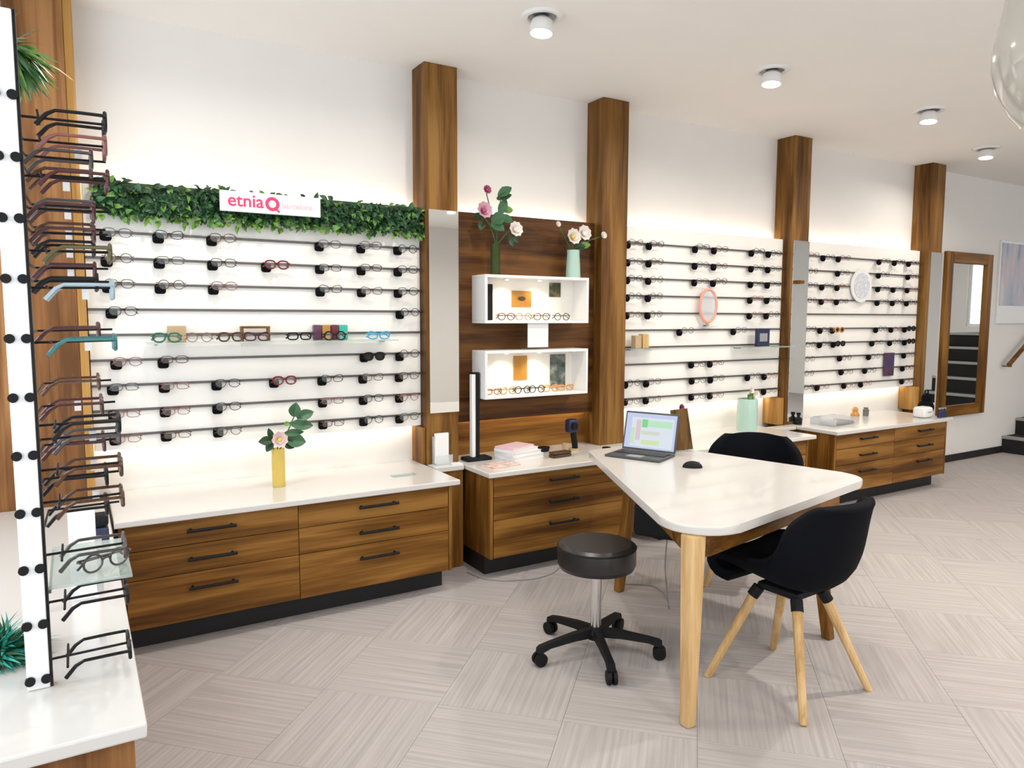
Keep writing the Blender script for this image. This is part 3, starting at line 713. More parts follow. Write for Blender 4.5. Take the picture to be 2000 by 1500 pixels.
vase('dark green glass vase with a purple and a white flower on the upper showcase', None, (2.285, 4.01, 1.8005), cyl(.030, .195), 'green_glass',
     [[(0, 0, .02), (0, 0, .2), (-.04, -.01, .3), (-.10, -.01, .37)], [(0, 0, .02), (.01, 0, .25), (.03, 0, .42), (.05, 0, .55)], [(0, 0, .02), (.02, 0, .2), (.08, -.01, .27), (.11, -.02, .28)], [(-.02, 0, .28), (-.04, 0, .42), (-.07, -.01, .50)]],
     [((.02, 0, .49), (.75, -.2, .55), .105, .026, 'leaf_mid'), ((.01, 0, .47), (.9, -.3, .35), .10, .022, 'leaf_dark'), ((.03, 0, .38), (.35, -.2, .9), .10, .026, 'leaf_mid'),
      ((.06, 0, .40), (.8, -.3, .2), .06, .022, 'leaf_light'), ((.03, 0, .36), (.8, -.4, -.2), .085, .026, 'leaf_mid'), ((-.02, 0, .33), (.5, -.4, .3), .09, .036, 'leaf_mid'),
      ((-.09, 0, .35), (-1, -.2, .15), .07, .020, 'leaf_dark'), ((-.09, 0, .33), (-.4, -.4, -.7), .07, .022, 'leaf_dark'), ((-.03, 0, .32), (.5, -.4, -.3), .09, .03, 'leaf_mid'),
      ((.09, -.01, .25), (.3, -.3, -.9), .07, .018, 'leaf_dark'), ((.11, -.01, .25), (.8, -.3, -.7), .06, .016, 'leaf_dark')],
     [((-.105, -.03, .385), .060, ('petal_mauve', 'petal_purple')), ((-.075, -.02, .515), .032, ('petal_purple', 'petal_purple')), ((.12, -.03, .285), .056, ('petal_white', 'petal_pink'))])
vase('narrow mint green vase with white blooms on the upper showcase', None, (2.885, 4.01, 1.8005), [(0, 0), (.050, 0), (.047, .08), (.042, .16), (.044, .185), (.040, .185), (.038, .16), (0, .02)], 'mint',
     [[(0, 0, .03), (0, 0, .19), (-.03, -.01, .26)], [(0, 0, .03), (.01, 0, .19), (.06, -.01, .28)], [(0, 0, .03), (-.02, 0, .19), (-.13, -.01, .34)], [(0, 0, .03), (.03, 0, .19), (.14, 0, .26), (.235, 0, .29)]],
     [((.03, -.02, .21), (.9, -.4, .2), .08, .022, 'leaf_light'), ((.01, -.02, .20), (.6, -.6, .15), .06, .02, 'leaf_dark')],
     [((-.035, -.03, .265), .062, ('petal_white', 'petal_yellow')), ((.06, -.02, .295), .060, ('petal_white', 'petal_white')), ((-.135, -.01, .345), .022, ('petal_white', 'petal_white')), ((.24, -.01, .295), .028, ('petal_white', 'petal_white'))])
vase('wider mint green vase on the worktop behind the table', None, (4.60, 3.99, TZ), [(0, 0), (.078, 0), (.082, .1), (.08, .235), (.076, .255), (.070, .255), (.07, .2), (0, .02)], 'mint',
     [[(0, 0, .03), (.01, 0, .25), (.02, -.01, .31)], [(0, 0, .03), (.02, 0, .25), (.07, -.01, .28)]],
     [((.0, 0, .26), (.8, -.4, .4), .07, .02, 'leaf_light'), ((0, 0, .26), (-.5, -.5, .3), .06, .02, 'leaf_dark')],
     [((.02, -.01, .32), .03, ('petal_white', 'petal_yellow')), ((.08, -.01, .285), .035, ('petal_white', 'petal_yellow')), ((.05, -.02, .27), .03, ('petal_white', 'petal_white'))])

# ------------------------------------------------------------------ things on the three-drawer cabinet
ms = thing('measuring_post', 'tall black and white measuring post on a flat black base', 'measuring stand', (2.13, 4.0, TZ))
part('base', B((-.075, -.05, 0), (.10, .05, .022), .006), 'black', ms)
part('post', B((-.028, -.02, .0225), (-.002, .015, .545), .004), 'white', ms)
part('back_bar', B((-.0018, -.018, .0225), (.028, .02, .555), .004), 'black', ms)
part('cap', B((-.030, -.022, .5455), (-.0022, .02, .556), .003), 'black', ms)
for i, (w, d, h, mm, r) in enumerate(((.26, .19, .028, 'paper', .25), (.25, .18, .022, 'white', .2), (.24, .17, .018, 'paper', .32), (.22, .15, .014, 'pale_pink', .35))):
    z = TZ+.0003+sum((.028, .022, .018, .014)[:i])+.0004*i
    bk = thing('book', ['bottom thick white book of the pile beside the measuring post', 'second white book in the pile beside the measuring post', 'thin white book in the pile beside the measuring post', 'pale pink booklet on top of the pile of white books'][i], 'book', (2.42-.012*i, 3.93, z), r, 'pile of white books')
    part('pages', B((-w/2+.004, -d/2+.004, .002), (w/2-.004, d/2-.004, h-.002)), 'paper', bk)
    part('cover', MB().box((-w/2, -d/2, 0), (w/2, d/2, .0019)).box((-w/2, -d/2, h-.0019), (w/2, d/2, h)).box((-w/2, -d/2, .002), (-w/2+.0035, d/2, h-.002)), mm, bk)
mg = thing('magazine', 'reddish brown magazine lying at the front edge beside the measuring post', 'magazine', (2.19, 3.78, TZ+.0003), .15)
part('cover', B((-.105, -.07, 0), (.105, .07, .006), .001), 'magazine', mg)
gc = thing('pen_tray', 'small shallow black dish beside the pile of books', 'dish', (2.66, 4.03, TZ+.0003))
part('dish', MB().lathe([(0, 0), (.05, 0), (.058, .03), (.05, .03), (.044, .008), (0, .008)], 20).xf(Matrix.Diagonal((1, .6, 1, 1))), 'black', gc)
bd = thing('glasses_case', 'low reddish brown glasses case on the cabinet with the books', 'glasses case', (2.66, 3.82, TZ+.0003), .1)
part('base', MB().box((-.075, -.032, 0), (.075, .032, .02), .009), 'frame_tort', bd); part('lid', MB().box((-.074, -.031, .0203), (.074, .031, .036), .012), 'brown_dark', bd)
pu = thing('handheld_gauge', 'black handheld pupil gauge standing upright on a small foot', 'gauge', (2.87, 3.97, TZ+.0003))
part('foot', MB().lathe([(0, 0), (.04, 0), (.038, .012), (0, .012)], 20), 'tan', pu)
part('grip', MB().tube([(.018, 0, .0122), (.012, 0, .06), (-.002, 0, .13)], [.02, .022, .02], 10), 'black', pu)
part('head', MB().box((-.055, -.03, .12), (.03, .03, .215), .018), 'navy', pu)
part('eyepiece', MB().tube([(-.015, -.0302, .17), (-.015, -.05, .17)], .022, 12), 'black', pu)
cp = thing('small_cup', 'little brown cup next to the handheld gauge', 'cup', (2.78, 3.93, TZ+.0003))
part('cup', MB().lathe([(0, 0), (.02, 0), (.022, .06), (.019, .06), (.017, .006), (0, .006)], 16), 'tan', cp)
tag(part('tape_case', MB().box((3.02, 3.80, TZ+.0003), (3.07, 3.85, TZ+.03), .01), 'black'), 'small rounded black case near the third post', 'case')
bh = thing('leaflet_holder', 'clear leaflet holder on the narrow shelf below the first mirror', 'leaflet holder', (1.90, 3.985, TZ+.0003))
part('holder', MB().box((-.055, -.03, 0), (.055, .03, .004)).box((-.055, .026, .0042), (.055, .03, .17)).box((-.055, -.03, .0042), (.055, -.027, .06)), 'acrylic', bh)
part('leaflets', B((-.045, .006, .0045), (.045, .024, .19)), 'paper', bh)
tag(part('paper_pile', B((1.935, 3.905, TZ+.0003), (2.0, 3.95, TZ+.009)), 'paper'), 'small pile of white cards on the narrow shelf below the first mirror', 'cards')
tag(part('leaflet', B((1.50, 3.78, TZ+.0003), (1.64, 3.84, TZ+.0023)), 'glass_shelf'), 'pale turquoise leaflet on the worktop with the yellow vase', 'leaflet')

# ------------------------------------------------------------------ white table
tp = rounded([(1.80, 1.80), (3.35, 2.11), (3.02, 3.36), (2.56, 3.40)], [0.17, 0.14, 0.13, 0.10])
tb = thing('consulting_table', 'white four-sided table with rounded corners on oak legs', 'table', (2.6, 2.6, 0))
part('top', MB().prism([(x-2.6, y-2.6) for x, y in tp], .724, .76, .007), 'top', tb)
ap = rounded([(1.93, 1.90), (3.18, 2.15), (2.92, 3.22), (2.63, 3.24)], [.05]*4, 3)
part('apron', MB().prism([(x-2.6, y-2.6) for x, y in ap], .635, .7235), 'oak_h', tb)
for (bx_, by_), (tx, ty) in (((1.925, 1.905), (1.975, 1.95)), ((3.05, 2.11), (3.10, 2.27)), ((2.57, 3.10), (2.68, 3.12))):
    m = MB(); s0, s1 = .023, .035
    q = [m.bm.verts.new((bx_-2.6+a*s0, by_-2.6+b*s0, .0005)) for a, b in ((-1, -1), (1, -1), (1, 1), (-1, 1))]
    t = [m.bm.verts.new((tx-2.6+a*s1, ty-2.6+b*s1, .7235)) for a, b in ((-1, -1), (1, -1), (1, 1), (-1, 1))]
    m.bm.faces.new(q[::-1]); m.bm.faces.new(t)
    for i in range(4): m.bm.faces.new((q[i], q[(i+1) % 4], t[(i+1) % 4], t[i]))
    bmesh.ops.bevel(m.bm, geom=m.bm.edges[:], offset=.008, segments=2, affect='EDGES', profile=.5)
    part('leg', m, 'beech' if bx_ < 2 else 'oak_v', tb)
pc = thing('computer_box', 'black computer box hanging under the table near the round stool', 'computer', (2.47, 2.62, .468), .5)
part('case', MB().box((-.10, -.14, 0), (.10, .14, .164), .02), 'black', pc)

lp = thing('laptop', 'open dark grey laptop with a pale screen on the white table', 'laptop', (2.79, 3.13, .7605), math.atan2(-.91, .41))
# local x along the hinge, local -y towards the user
part('base', B((-.165, -.215, 0), (.165, .006, .013), .004), 'laptop_grey', lp)
kb = part('keyboard', B((-.15, -.12, .0131), (.15, -.02, .0145)), 'black', lp)
key = B((-.0085, -.0085, 0), (.0085, .0085, .002)).mesh('key', 'laptop_grey')
for r_ in range(4):
    for c_ in range(13):
        k = part('key', key, None, kb); k.location = (-.132+c_*.022, -.105+r_*.023, .0146)
part('touchpad', B((-.045, -.2, .0131), (.045, -.135, .0138)), 'grey', lp)
tilt = Matrix.Translation((0, .004, .014)) @ Matrix.Rotation(math.radians(-14), 4, 'X')
lid = part('lid', B((-.165, 0, 0), (.165, .008, .225), .004).xf(tilt), 'laptop_grey', lp)
def screen_mat():
    m, N, L, b = newmat('screen')
    tc = N.new('ShaderNodeTexCoord'); sx = N.new('ShaderNodeSeparateXYZ'); L.new(tc.outputs['Object'], sx.inputs[0])
    col = None
    base = N.new('ShaderNodeRGB'); base.outputs[0].default_value = (0.42, 0.47, 0.66, 1); col = base.outputs[0]
    def rect(x0, x1, z0, z1, c):
        nonlocal col
        fac = None
        for out, lo, hi in ((sx.outputs[0], x0, x1), (sx.outputs[2], z0, z1)):
            for op, v in (('GREATER_THAN', lo), ('LESS_THAN', hi)):
                mth = N.new('ShaderNodeMath'); mth.operation = op; mth.inputs[1].default_value = v; L.new(out, mth.inputs[0])
                if fac is None: fac = mth.outputs[0]
                else:
                    mu = N.new('ShaderNodeMath'); mu.operation = 'MULTIPLY'; L.new(fac, mu.inputs[0]); L.new(mth.outputs[0], mu.inputs[1]); fac = mu.outputs[0]
        mx = N.new('ShaderNodeMix'); mx.data_type = 'RGBA'; L.new(fac, mx.inputs[0]); L.new(col, mx.inputs[6]); mx.inputs[7].default_value = (*c, 1); col = mx.outputs[2]
    rect(-.12, .14, .035, .20, (0.55, 0.60, 0.66))
    rect(-.09, -.06, .07, .185, (0.55, 0.42, 0.45)); rect(-.055, .13, .15, .185, (0.35, 0.62, 0.38)); rect(-.055, -.02, .145, .19, (0.12, 0.50, 0.16))
    rect(-.055, .06, .105, .125, (0.50, 0.52, 0.42)); rect(-.05, .06, .05, .075, (0.50, 0.60, 0.28)); rect(-.12, -.095, .05, .14, (0.45, 0.58, 0.40))
    b.inputs['Base Color'].default_value = (0.02, 0.02, 0.02, 1); b.inputs['Roughness'].default_value = 0.2
    L.new(col, b.inputs['Emission Color']); b.inputs['Emission Strength'].default_value = 0.9
screen_mat()
part('screen', B((-.154, -.0012, .012), (.154, -.0002, .214)).xf(tilt), 'screen', lid)
mo = thing('computer_mouse', 'black computer mouse on the white table', 'mouse', (2.735, 2.72, .7605), .9)
part('body', MB().sphere((0, 0, 0), 1, 3, (.032, .052, .034)).xf(Matrix.Translation((0, 0, 0))), 'black', mo)
bmx = bmesh.new(); bmx.from_mesh(mo.children[0].data)
bmesh.ops.bisect_plane(bmx, geom=bmx.verts[:]+bmx.edges[:]+bmx.faces[:], plane_co=(0, 0, 0), plane_no=(0, 0, -1), clear_outer=True); bmx.to_mesh(mo.children[0].data); bmx.free()
part('wheel', MB().tube([(-.004, -.03, .026), (.004, -.03, .026)], .006, 10), 'grey', mo)
hd = thing('brochure_stand', 'leaning dark wooden brochure stand beside the laptop', 'stand', (3.03, 3.08, .7605), -.75)
part('board', B((-.05, -.012, 0), (.05, .012, .24), .003).xf(Matrix.Rotation(math.radians(-9), 4, 'Y') @ Matrix.Rotation(math.radians(-6), 4, 'X') @ Matrix.Translation((0, 0, .008))), 'walnut', hd)
part('base', B((-.06, -.03, 0), (.055, .06, .006), .002), 'acrylic', hd)
tag(part('spray_bottle', MB().lathe([(0, 0), (.022, 0), (.022, .13), (.01, .15), (.01, .17), (.014, .17), (.014, .20), (0, .20)], 16, (3.0, 3.20, .7605)), 'acrylic'), 'clear spray bottle behind the leaning brochure stand', 'bottle')
fl = thing('purple_flower', 'small purple flower in a stem holder behind the brochure stand', 'flower', (3.06, 3.16, .7605))
part('holder', MB().lathe([(0, 0), (.016, 0), (.012, .10), (0, .10)], 12), 'acrylic', fl)
part('stem', MB().tube([(0, 0, .1), (.002, 0, .24)], .003, 5), 'leaf_mid', fl); mbb = MB(); bloom(mbb, (.002, -.005, .245), .026); part('flower', mbb.mesh('flower', 'petal_purple'), None, fl)

# ------------------------------------------------------------------ chairs
PROF = [(.180, .448), (.222, .458), (.246, .487), (.238, .522), (.19, .533), (.10, .512), (.0, .485), (-.09, .470), (-.16, .482), (-.212, .54), (-.240, .628), (-.258, .72), (-.276, .80), (-.288, .826)]
HW = [.17, .19, .205, .215, .228, .245, .256, .262, .265, .262, .25, .228, .19, .165]
RAISE = [0.0, .004, .012, .022, .030, .050, .085, .130, .165, .15, .105, .05, .01, 0]
FWD = [0, 0, 0, 0, 0, 0, .0, .02, .05, .085, .10, .10, .08, .07]
def samp(a, t):
    t = t*(len(a)-1); i = min(int(t), len(a)-2); f = t-i; f = f
    p0, p1, p2, p3 = a[max(i-1, 0)], a[i], a[i+1], a[min(i+2, len(a)-1)]
    return .5*((2*p1)+(-p0+p2)*f+(2*p0-5*p1+4*p2-p3)*f*f+(-p0+3*p1-3*p2+p3)*f**3)
def shell(u, v):
    x = (u-.5)*2; y = samp([p[0] for p in PROF], v); z = samp([p[1] for p in PROF], v)
    a = abs(x); rz = samp(RAISE, v)*a**2.6; fw = samp(FWD, v)*a**2.2
    return (x*samp(HW, v), y+fw, z+rz)
def make_chair(label):
    o = thing('shell_chair', label, 'chair', group='black shell chairs')
    s = part('shell', MB().grid(shell, 16, 26), 'black_fabric', o, solid=.045)
    s.modifiers['thickness'].offset = -1 if False else 0
    br = MB().box((-.095, -.095, .408), (.095, .095, .438), .008)
    for a in (-1, 1):
        for b in (-1, 1): br.tube([(a*.106, b*.106, .374), (a*.088, b*.088, .414)], .0245, 10)
    part('bracket', br, 'black', o)
    for a in (-1, 1):
        for b in (-1, 1):
            lg = part('leg', MB().tube([(a*.232, b*.232, .001), (a*.225, b*.225, .014), (a*.0925, b*.0925, .406)], [.013, .0155, .022], 10), 'beech', o)
    return o
ch = make_chair('black shell chair on light wooden legs at the near edge of the white table')
ch.location = (2.515, 1.925, 0); ch.rotation_euler = (0, 0, math.radians(4))
dup(ch, (3.36, 2.86, 0), math.radians(128), 'black shell chair behind the white table, facing the laptop side')

# ------------------------------------------------------------------ stool
st = thing('swivel_stool', 'round black padded stool on a five-spoke castor base', 'stool', (1.99, 2.56, 0))
part('seat', MB().lathe([(0, .405), (.150, .405), (.170, .412), (.178, .43), (.178, .495), (.174, .512), (.155, .522), (0, .527)], 48), 'black_leather', st)
part('seat_piping', MB().loop([(.1765*math.cos(2*PI*k/48), .1765*math.sin(2*PI*k/48), .507) for k in range(48)], .004, 6), 'black', st)
col_ = part('gas_lift', MB().lathe([(0, .13), (.024, .13), (.024, .36), (.020, .362), (0, .362)], 24), 'chrome', st)
part('collar', MB().lathe([(0, .3625), (.026, .3625), (.026, .385), (.06, .39), (.06, .4045), (0, .4045)], 24), 'black', st)
part('hub', MB().lathe([(0, .075), (.04, .075), (.042, .10), (.03, .129), (0, .129)], 24), 'black', st)
for ang in (174, 246, 318, 102, 30):
    a = math.radians(ang); d = Vector((math.cos(a), math.sin(a), 0)); s = Vector((-d.y, d.x, 0))
    mb = MB(); secs = [(.03, .020, .085, .125), (.12, .019, .085, .118), (.24, .017, .075, .100), (.285, .020, .062, .090), (.30, .016, .062, .082)]
    rr = [[mb.bm.verts.new(d*r+s*k*w+Vector((0, 0, z))) for k, z in ((-1, z0), (1, z0), (.75, z1), (-.75, z1))] for r, w, z0, z1 in secs]
    for p, q in zip(rr, rr[1:]):
        for i in range(4): mb.bm.faces.new((p[i], p[(i+1) % 4], q[(i+1) % 4], q[i]))
    mb.bm.faces.new(rr[0][::-1]); mb.bm.faces.new(rr[-1])
    sp = part('spoke', mb, 'black', st)
    c = d*.288
    cm = MB()
    for k in (-1, 1):
        p = c+s*k*.013; cm.tube([p-s*.008+Vector((0, 0, .031)), p+s*.008+Vector((0, 0, .031))], .030, 18)
    cm.tube([c-s*.004+Vector((0, 0, .031)), c+s*.004+Vector((0, 0, .031))], .012, 8)
    cm.tube([c+Vector((0, 0, .035)), c+Vector((0, 0, .064))], .010, 8)
    part('castor', cm, 'black', sp)

# ------------------------------------------------------------------ cables on the floor
def cable(pts, label):
    ps = [Vector(p) for p in pts]; out = []
    for i in range(len(ps)-1):
        for k in range(6):
            f = k/6; out.append(Vector([samp([p[j] for p in ps], (i+f)/(len(ps)-1)) for j in range(3)]))
    out.append(ps[-1])
    return tag(part('power_cable', MB().tube(out, .0035, 6), 'grey'), label, 'cable')
cable([(1.97, 3.80, .004), (2.0, 3.66, .004), (2.09, 3.56, .004), (2.25, 3.50, .004), (2.40, 3.52, .004), (2.52, 3.60, .004), (2.62, 3.66, .004)], 'thin grey cable on the carpet in front of the three-drawer cabinet')
cable([(2.66, 3.16, .004), (2.78, 3.06, .004), (2.74, 2.90, .004), (2.62, 2.75, .02), (2.56, 2.72, .25), (2.555, 2.70, .466)], 'thin grey cable rising from the carpet to the underside of the table')

# ------------------------------------------------------------------ left rack on the window counter
rk = thing('rack_post', 'tall white rack post with black holders on the window counter', 'display rack', (-.112, 2.04, TZ))
part('post', B((-.0235, -.012, .0005), (.0235, .012, 1.583), .003), 'white', rk)
part('edge_strip', B((.0237, -.008, .0005), (.0297, .016, 1.583)), 'frame_dark', rk)
hold = MB().lathe([(0, -.006), (.011, -.006), (.011, .006), (0, .006)], 14).xf(Matrix.Rotation(PI/2, 4, 'X')).mesh('holder', 'black')
for i in range(11):
    z = .665+.137*i-TZ
    for s in (-1, 1):
        h = part('holder', hold, None, rk); h.location = (s*.0165, -.0125, z)
rz_list = [(.690, 'frame_dark', 0), (.835, 'frame_dark', 0), (.955, 'frame_grey', 0), (1.01, 'frame_dark', .30), (1.085, 'frame_tort', 0), (1.125, 'frame_dark', .12), (1.165, 'frame_tort', .0),
           (1.20, 'frame_maroon', .22), (1.235, 'frame_grey', .05), (1.275, 'frame_dark', 0), (1.30, 'frame_maroon', .25), (1.345, 'frame_tort', .5), (1.475, 'frame_teal', .0), (1.50, 'frame_maroon', .2),
           (1.605, 'frame_blue2', 0), (1.625, 'frame_dark', .15), (1.665, 'frame_maroon', .3), (1.695, 'frame_olive', .05), (1.725, 'frame_dark', .3), (1.75, 'frame_maroon', .2), (1.775, 'frame_tort', .35),
           (1.80, 'frame_maroon', .1), (1.83, 'frame_grey', .3), (1.865, 'frame_maroon', 0), (1.895, 'frame_tort', .2), (1.925, 'frame_grey', .1), (1.955, 'frame_rose', .05), (2.0, 'frame_dark', 0)]
plain('frame_blue2', (0.35, 0.45, 0.50), .3); plain('frame_olive', (0.10, 0.085, 0.02), .3)
CN = {'frame_dark': 'black', 'frame_grey': 'grey metal', 'frame_tort': 'tortoiseshell', 'frame_maroon': 'burgundy', 'frame_teal': 'dark teal', 'frame_blue2': 'pale blue grey', 'frame_olive': 'olive', 'frame_rose': 'rosy'}
SEEN = {}
def nth(m):
    SEEN[m] = SEEN.get(m, 0)+1
    return (CNT+['eighth', 'ninth', 'tenth'])[SEEN[m]-1]
for i, (z, m, dy) in enumerate(rz_list):
    y = 2.075+dy*.8
    low = z < .9
    lab = ('black eyeglasses hanging lowest on the rack, just over the counter' if z < .75 else 'black eyeglasses second lowest on the rack of the window counter' if low
           else f'{nth(m)} {CN[m]} eyeglasses counted up from the counter on the crowded window rack')
    glasses(['rect', 'panto', 'round', 'cat'][i % 4], m, (.085-.03*(dy > .08), y, z), PI/2, lab, None if low else f'{CN[m]} eyeglasses on the window rack', mode='open', rad=.0042, tag_card=(i % 2 == 0 or low))
    r = part('rod', MB().tube([(.022, .0, z-TZ), (.03, y-2.04, z-TZ+.001), (.20, y-2.04, z-TZ+.004)], .0032, 6), 'frame_dark', rk)
    if dy < .06: part('crossbar', MB().tube([(.062, y-2.04-.072, z-TZ+.002), (.062, y-2.04+.072, z-TZ+.002)], .003, 6), 'frame_dark', r)
gs = thing('glass_shelf', 'small glass shelf low on the eyeglass rack by the window counter', 'shelf', (.0, 2.05, .878))
part('plate', B((-.082, .0, -.004), (.10, .36, .004), .001), 'glass_shelf', gs)
part('bracket', MB().box((-.082, .0, -.012), (-.0765, .36, -.0042)), 'steel_dark', gs)
glasses('round', 'frame_grey', (.045, 2.13, .882+.0235), .5, 'grey round eyeglasses lying on the small glass shelf of the rack', None, rad=.003)
tag(part('price_card', B((-.045, 2.62, TZ+.0005), (.03, 2.626, .93)), 'paper'), 'upright white card behind the small glass shelf on the counter', 'card')
ca = thing('glasses_case', 'dark blue glasses case standing at the far end of the window counter', 'glasses case', (.03, 3.15, TZ+.0005))
part('body', MB().box((-.05, -.04, 0), (.05, .04, .10), .012), 'navy', ca); part('lid', MB().box((-.05, -.04, .1005), (.05, .04, .145), .012), 'black', ca)
def clampz(mb, lo=.002):
    for v in mb.bm.verts: v.co.z = max(v.co.z, lo)
    return mb
def strands(name, label, cat, loc, n, r, mats, seed, down=0.0, w=.003, flat=.6):
    rnd = random.Random(seed); o = thing(name, label, cat, loc)
    for m in mats:
        mb = MB()
        for _ in range(n):
            d = Vector((rnd.gauss(0, 1), rnd.gauss(0, 1), abs(rnd.gauss(0, .8))*flat-down)).normalized()
            add_leaf(mb, Vector((rnd.uniform(-.02, .02), rnd.uniform(-.02, .02), .01)), d, r*rnd.uniform(.6, 1), w, .35, rnd.uniform(-1, 1), 1, 4)
        p = part('strands', (clampz(mb) if not down else mb).mesh('strands', m), None, o); p['kind'] = 'stuff'
    return o
strands('tinsel_tuft', 'turquoise tuft of tinsel on the window counter behind the rack post', 'decoration', (-.21, 2.27, TZ+.001), 260, .13, ['teal', 'leaf_mid'], 3, w=.004, flat=1.0)
hp = strands('hanging_plant', 'green feathery plant high behind the rack post', 'plant', (-.13, 2.42, 2.24), 170, .15, ['leaf_light', 'leaf_light', 'leaf_mid'], 9, down=.9, w=.006)
part('hook_wire', MB().tube([(0, 0, .005), (0, 0, CZ-2.24-.001)], .0015, 5), 'steel_dark', hp)

# ------------------------------------------------------------------ things on the far worktop
tr = thing('acrylic_tray', 'clear acrylic tray with grey insert on the far worktop', 'tray', (5.52, 3.85, TZ+.0004), .05)
part('tray', MB().box((-.17, -.12, 0), (.17, .12, .008)).box((-.17, -.12, .0082), (-.164, .12, .06)).box((.164, -.12, .0082), (.17, .12, .06)).box((-.163, .114, .0082), (.163, .12, .06)), 'acrylic', tr)
part('insert', B((-.15, -.10, .0085), (.13, .05, .03), .004), 'grey', tr)
glasses('rect', 'frame_dark', (5.58, 4.06, TZ+.0185), .1, 'black eyeglasses resting on the far worktop behind the tray', None, rad=.004)
tag(part('perfume_bottle', MB().lathe([(0, 0), (.03, 0), (.032, .05), (.012, .065), (.012, .08), (.018, .08), (.018, .10), (0, .10)], 16, (5.22, 3.98, TZ+.0004)), 'black'), 'small black bottle on the narrow shelf in front of the mirror', 'bottle')
tag(part('toy_figure', MB().lathe([(0, 0), (.035, 0), (.04, .03), (.022, .055), (.028, .075), (.015, .095), (0, .10)], 16, (6.03, 4.0, TZ+.0004)), 'frame_orange'), 'small orange ornament on the far worktop', 'ornament')
tag(part('small_jar', MB().lathe([(0, 0), (.025, 0), (.027, .06), (.02, .065), (.02, .08), (0, .08)], 16, (6.22, 4.02, TZ+.0004)), 'steel_dark'), 'small grey jar beside the orange ornament', 'jar')
wb = thing('white_box', 'white domed dispenser box at the end of the far worktop', 'box', (6.585, 3.70, TZ+.0004))
part('body', MB().box((-.075, -.06, 0), (.075, .06, .10), .03, 3), 'white', wb); part('slot', B((-.03, -.0615, .05), (.03, -.0602, .058)), 'grey', wb)
for i in range(3):
    o = thing('dark_bottle', 'one of three small dark bottles lined up beside the white dispenser', 'bottle', (6.695+.042*i, 3.61, TZ+.0004), group='three dark bottles')
    part('bottle', MB().lathe([(0, 0), (.018, 0), (.018, .055), (.009, .068), (.009, .075), (0, .075)], 14), 'navy', o)
    part('cap', MB().lathe([(0, .0755), (.011, .0755), (.011, .09), (0, .09)], 12), 'grey', o)
bg_ = thing('black_bag', 'slouching black bag on the far worktop behind the three dark bottles', 'bag', (6.735, 3.76, TZ+.0004))
part('body', MB().sphere((0, 0, .075), 1, 3, (.065, .07, .0755)).sphere((.0, 0, .16), 1, 2, (.04, .045, .05)), 'black_fabric', bg_)
part('strap', MB().tube([(-.03, 0, .19), (-.02, 0, .235), (.02, 0, .235), (.03, 0, .19)], .008, 8), 'black', bg_)

# ------------------------------------------------------------------ framed mirror, poster, stairs, handrail
fm = thing('framed_mirror', 'tall mirror in a wide oak frame beside the stairs', 'mirror', (8.15, WY, .50))
X_ = (-.45, .45); H_ = 1.725; t = .115; y0, y1 = -.045, -.0005
part('frame_side', B((X_[0], y0, 0), (X_[0]+t, y1, H_), .006), 'oak_v', fm); part('frame_side', B((X_[1]-t, y0, 0), (X_[1], y1, H_), .006), 'oak_v', fm)
part('frame_rail', B((X_[0]+t, y0, 0), (X_[1]-t, y1, t), .006), 'oak_h', fm); part('frame_rail', B((X_[0]+t, y0, H_-t), (X_[1]-t, y1, H_), .006), 'oak_h', fm)
part('glass', B((X_[0]+t, -.02, t), (X_[1]-t, -.002, H_-t)), 'mirror', fm)
po = thing('wall_poster', 'framed poster of pale blue and pink streaks above the stairs', 'poster', (9.2, WY, 1.48))
part('backing', B((-.41, -.02, 0), (.41, -.0005, .92), .004), 'white', po); part('print', B((-.39, -.022, .20), (.39, -.0202, .89)), 'art_poster', po)
ss = thing('staircase', 'dark carpeted steps with grey nosings going up beside the wall', 'stairs', (9.12, 3.4, 0))
RISE, RUN, NS, yA, yB = .19, .29, 7, -.9, .799
for k in range(NS):
    x1 = (k+1)*RUN if k < NS-1 else X1-9.12-.001
    s_ = part('step', B((k*RUN, yA, RISE*k+(.0005 if k else .0005)), (X1-9.12-.001, yB, RISE*(k+1)-.0005), .004), 'step_carpet', ss)
    part('nosing', B((k*RUN-.012, yA, RISE*(k+1)-.03), (k*RUN+.04, yB, RISE*(k+1)+.004), .004), 'nosing', s_)
hr = thing('handrail', 'round wooden handrail rising along the wall above the steps', 'handrail', (8.97, WY, 0))
part('rail', MB().tube([(0, -.09, 1.02), (.30, -.09, 1.20), (1.8, -.09, 2.18)], .024, 12), 'oak_h', hr)
part('bracket', MB().tube([(.06, -.001, 1.0), (.06, -.09, 1.0), (.06, -.09, 1.03)], .009, 8).tube([(1.5, -.001, 1.93), (1.5, -.09, 1.93), (1.5, -.09, 1.97)], .009, 8), 'steel_dark', hr)
# landing at the top of the stairs, seen in the framed mirror
tag(part('landing_panel', B((X1-.05, 3.0, 1.3305), (X1-.001, 3.9, CZ-.01)), 'oak_v'), 'oak wall panel at the head of the stairs', 'wall panel')

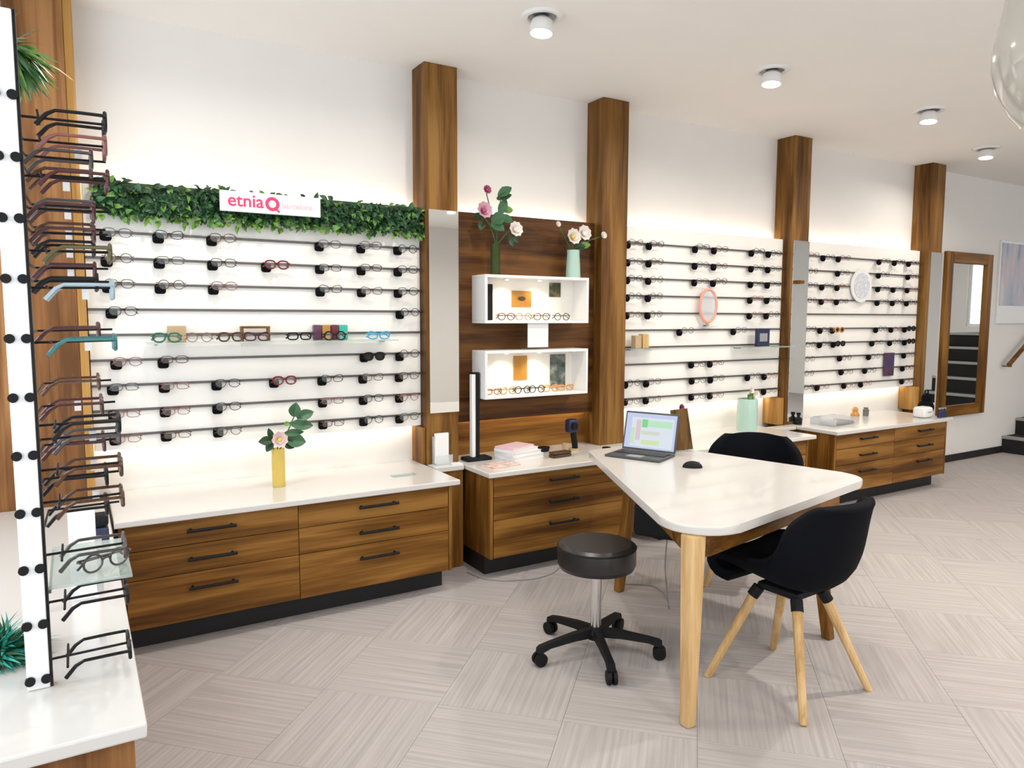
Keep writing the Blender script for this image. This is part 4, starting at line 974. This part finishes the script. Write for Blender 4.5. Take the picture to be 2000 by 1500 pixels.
# ------------------------------------------------------------------ ceiling lamps and pendant
def downlight(loc, label, tilt_to, group, power=LAMP_W):
    o = thing('ceiling_lamp', label, 'ceiling lamp', loc, 0, group)
    part('trim_ring', MB().lathe([(.070, 0), (.105, 0), (.105, -.008), (.098, -.014), (.078, -.014), (.070, -.006), (.070, 0)], 32), 'white', o)
    part('recess', MB().lathe([(0, -.0005), (.0695, -.0005), (.0695, -.006), (0, -.006)], 32), 'steel_dark', o)
    d = (Vector(tilt_to)-Vector(loc)).normalized()
    q = Vector((0, 0, -1)).rotation_difference(d).to_matrix().to_4x4()
    hd_ = MB().lathe([(0, 0), (.035, -.004), (.052, -.02), (.060, -.05), (.060, -.078), (.054, -.080), (.052, -.074), (0, -.074)], 28)
    hm = part('head', hd_, 'white', o); hm.matrix_local = Matrix.Translation((0, 0, -.008)) @ q
    fc = part('lamp_face', MB().lathe([(0, -.0745), (.0515, -.0745), (.0515, -.0755), (0, -.0755)], 28), 'lamp_face', hm)
    l = bpy.data.lights.new('ceiling_lamp_light', 'AREA'); l.shape = 'DISK'; l.size = .10; l.energy = power; l.color = (1, .94, .86); l.spread = math.radians(165)
    lo = bpy.data.objects.new('ceiling_lamp_light', l); C.objects.link(lo); lo.parent = o
    lo.matrix_local = Matrix.Translation((0, 0, -.008)) @ q @ Matrix.Translation((0, 0, -.084))
    return o
VIS = [((2.05, 3.13, CZ), 'round ceiling spotlight over the showcases and drawer cabinet'), ((3.66, 3.07, CZ), 'round ceiling spotlight over the laptop end of the table'),
       ((5.30, 3.05, CZ), 'round ceiling spotlight in front of the panel with the round sign'), ((6.90, 3.45, CZ), 'round ceiling spotlight farthest along, near the wood-framed mirror')]
for (p, l) in VIS: downlight(p, l, (p[0]-.3, p[1]-.1, 0), 'ceiling spotlights along the display wall', LAMP_W*.72)
for x, y in ((4.25, 1.7), (1.2, 1.0), (5.9, 1.2), (7.6, 1.2), (9.2, 1.6), (2.0, -.9), (4.4, -.9), (6.8, -.9), (9.2, -.9), (0.5, 3.05), (11.4, 3.0)):  # unseen lamps added for room light; the first is inferred from chair shadows
    downlight((x, y, CZ), 'round ceiling spotlight out of view, added to light the room', (x, y, 0), 'unseen ceiling spotlights added to light the room', LAMP_W*(2.5 if (x, y) == (4.25, 1.7) else 1.8 if y < 0 else 0.3 if 5 < x < 10 else 0.8))
pd = thing('dome_pendant', 'large glossy white bowl-shaped pendant hanging from the ceiling', 'pendant lamp', (2.674, 1.029, 2.072))
part('bowl', MB().lathe([(r*.7, z*.7) for r, z in [(0, 0), (.05, .002), (.10, .010), (.15, .026), (.20, .05), (.245, .079), (.28, .11), (.317, .153), (.345, .20), (.369, .25), (.385, .30), (.396, .345), (.40, .38), (.399, .42), (.395, .46), (.385, .51), (.375, .56), (.36, .66), (.35, .66), (.36, .56), (.38, .46), (.385, .38), (.33, .2), (.19, .065), (0, .02)]], 64), 'white_gloss', pd)
part('cord', MB().tube([(0, 0, .02), (0, 0, CZ-2.072-.0005)], .006, 8), 'white', pd)
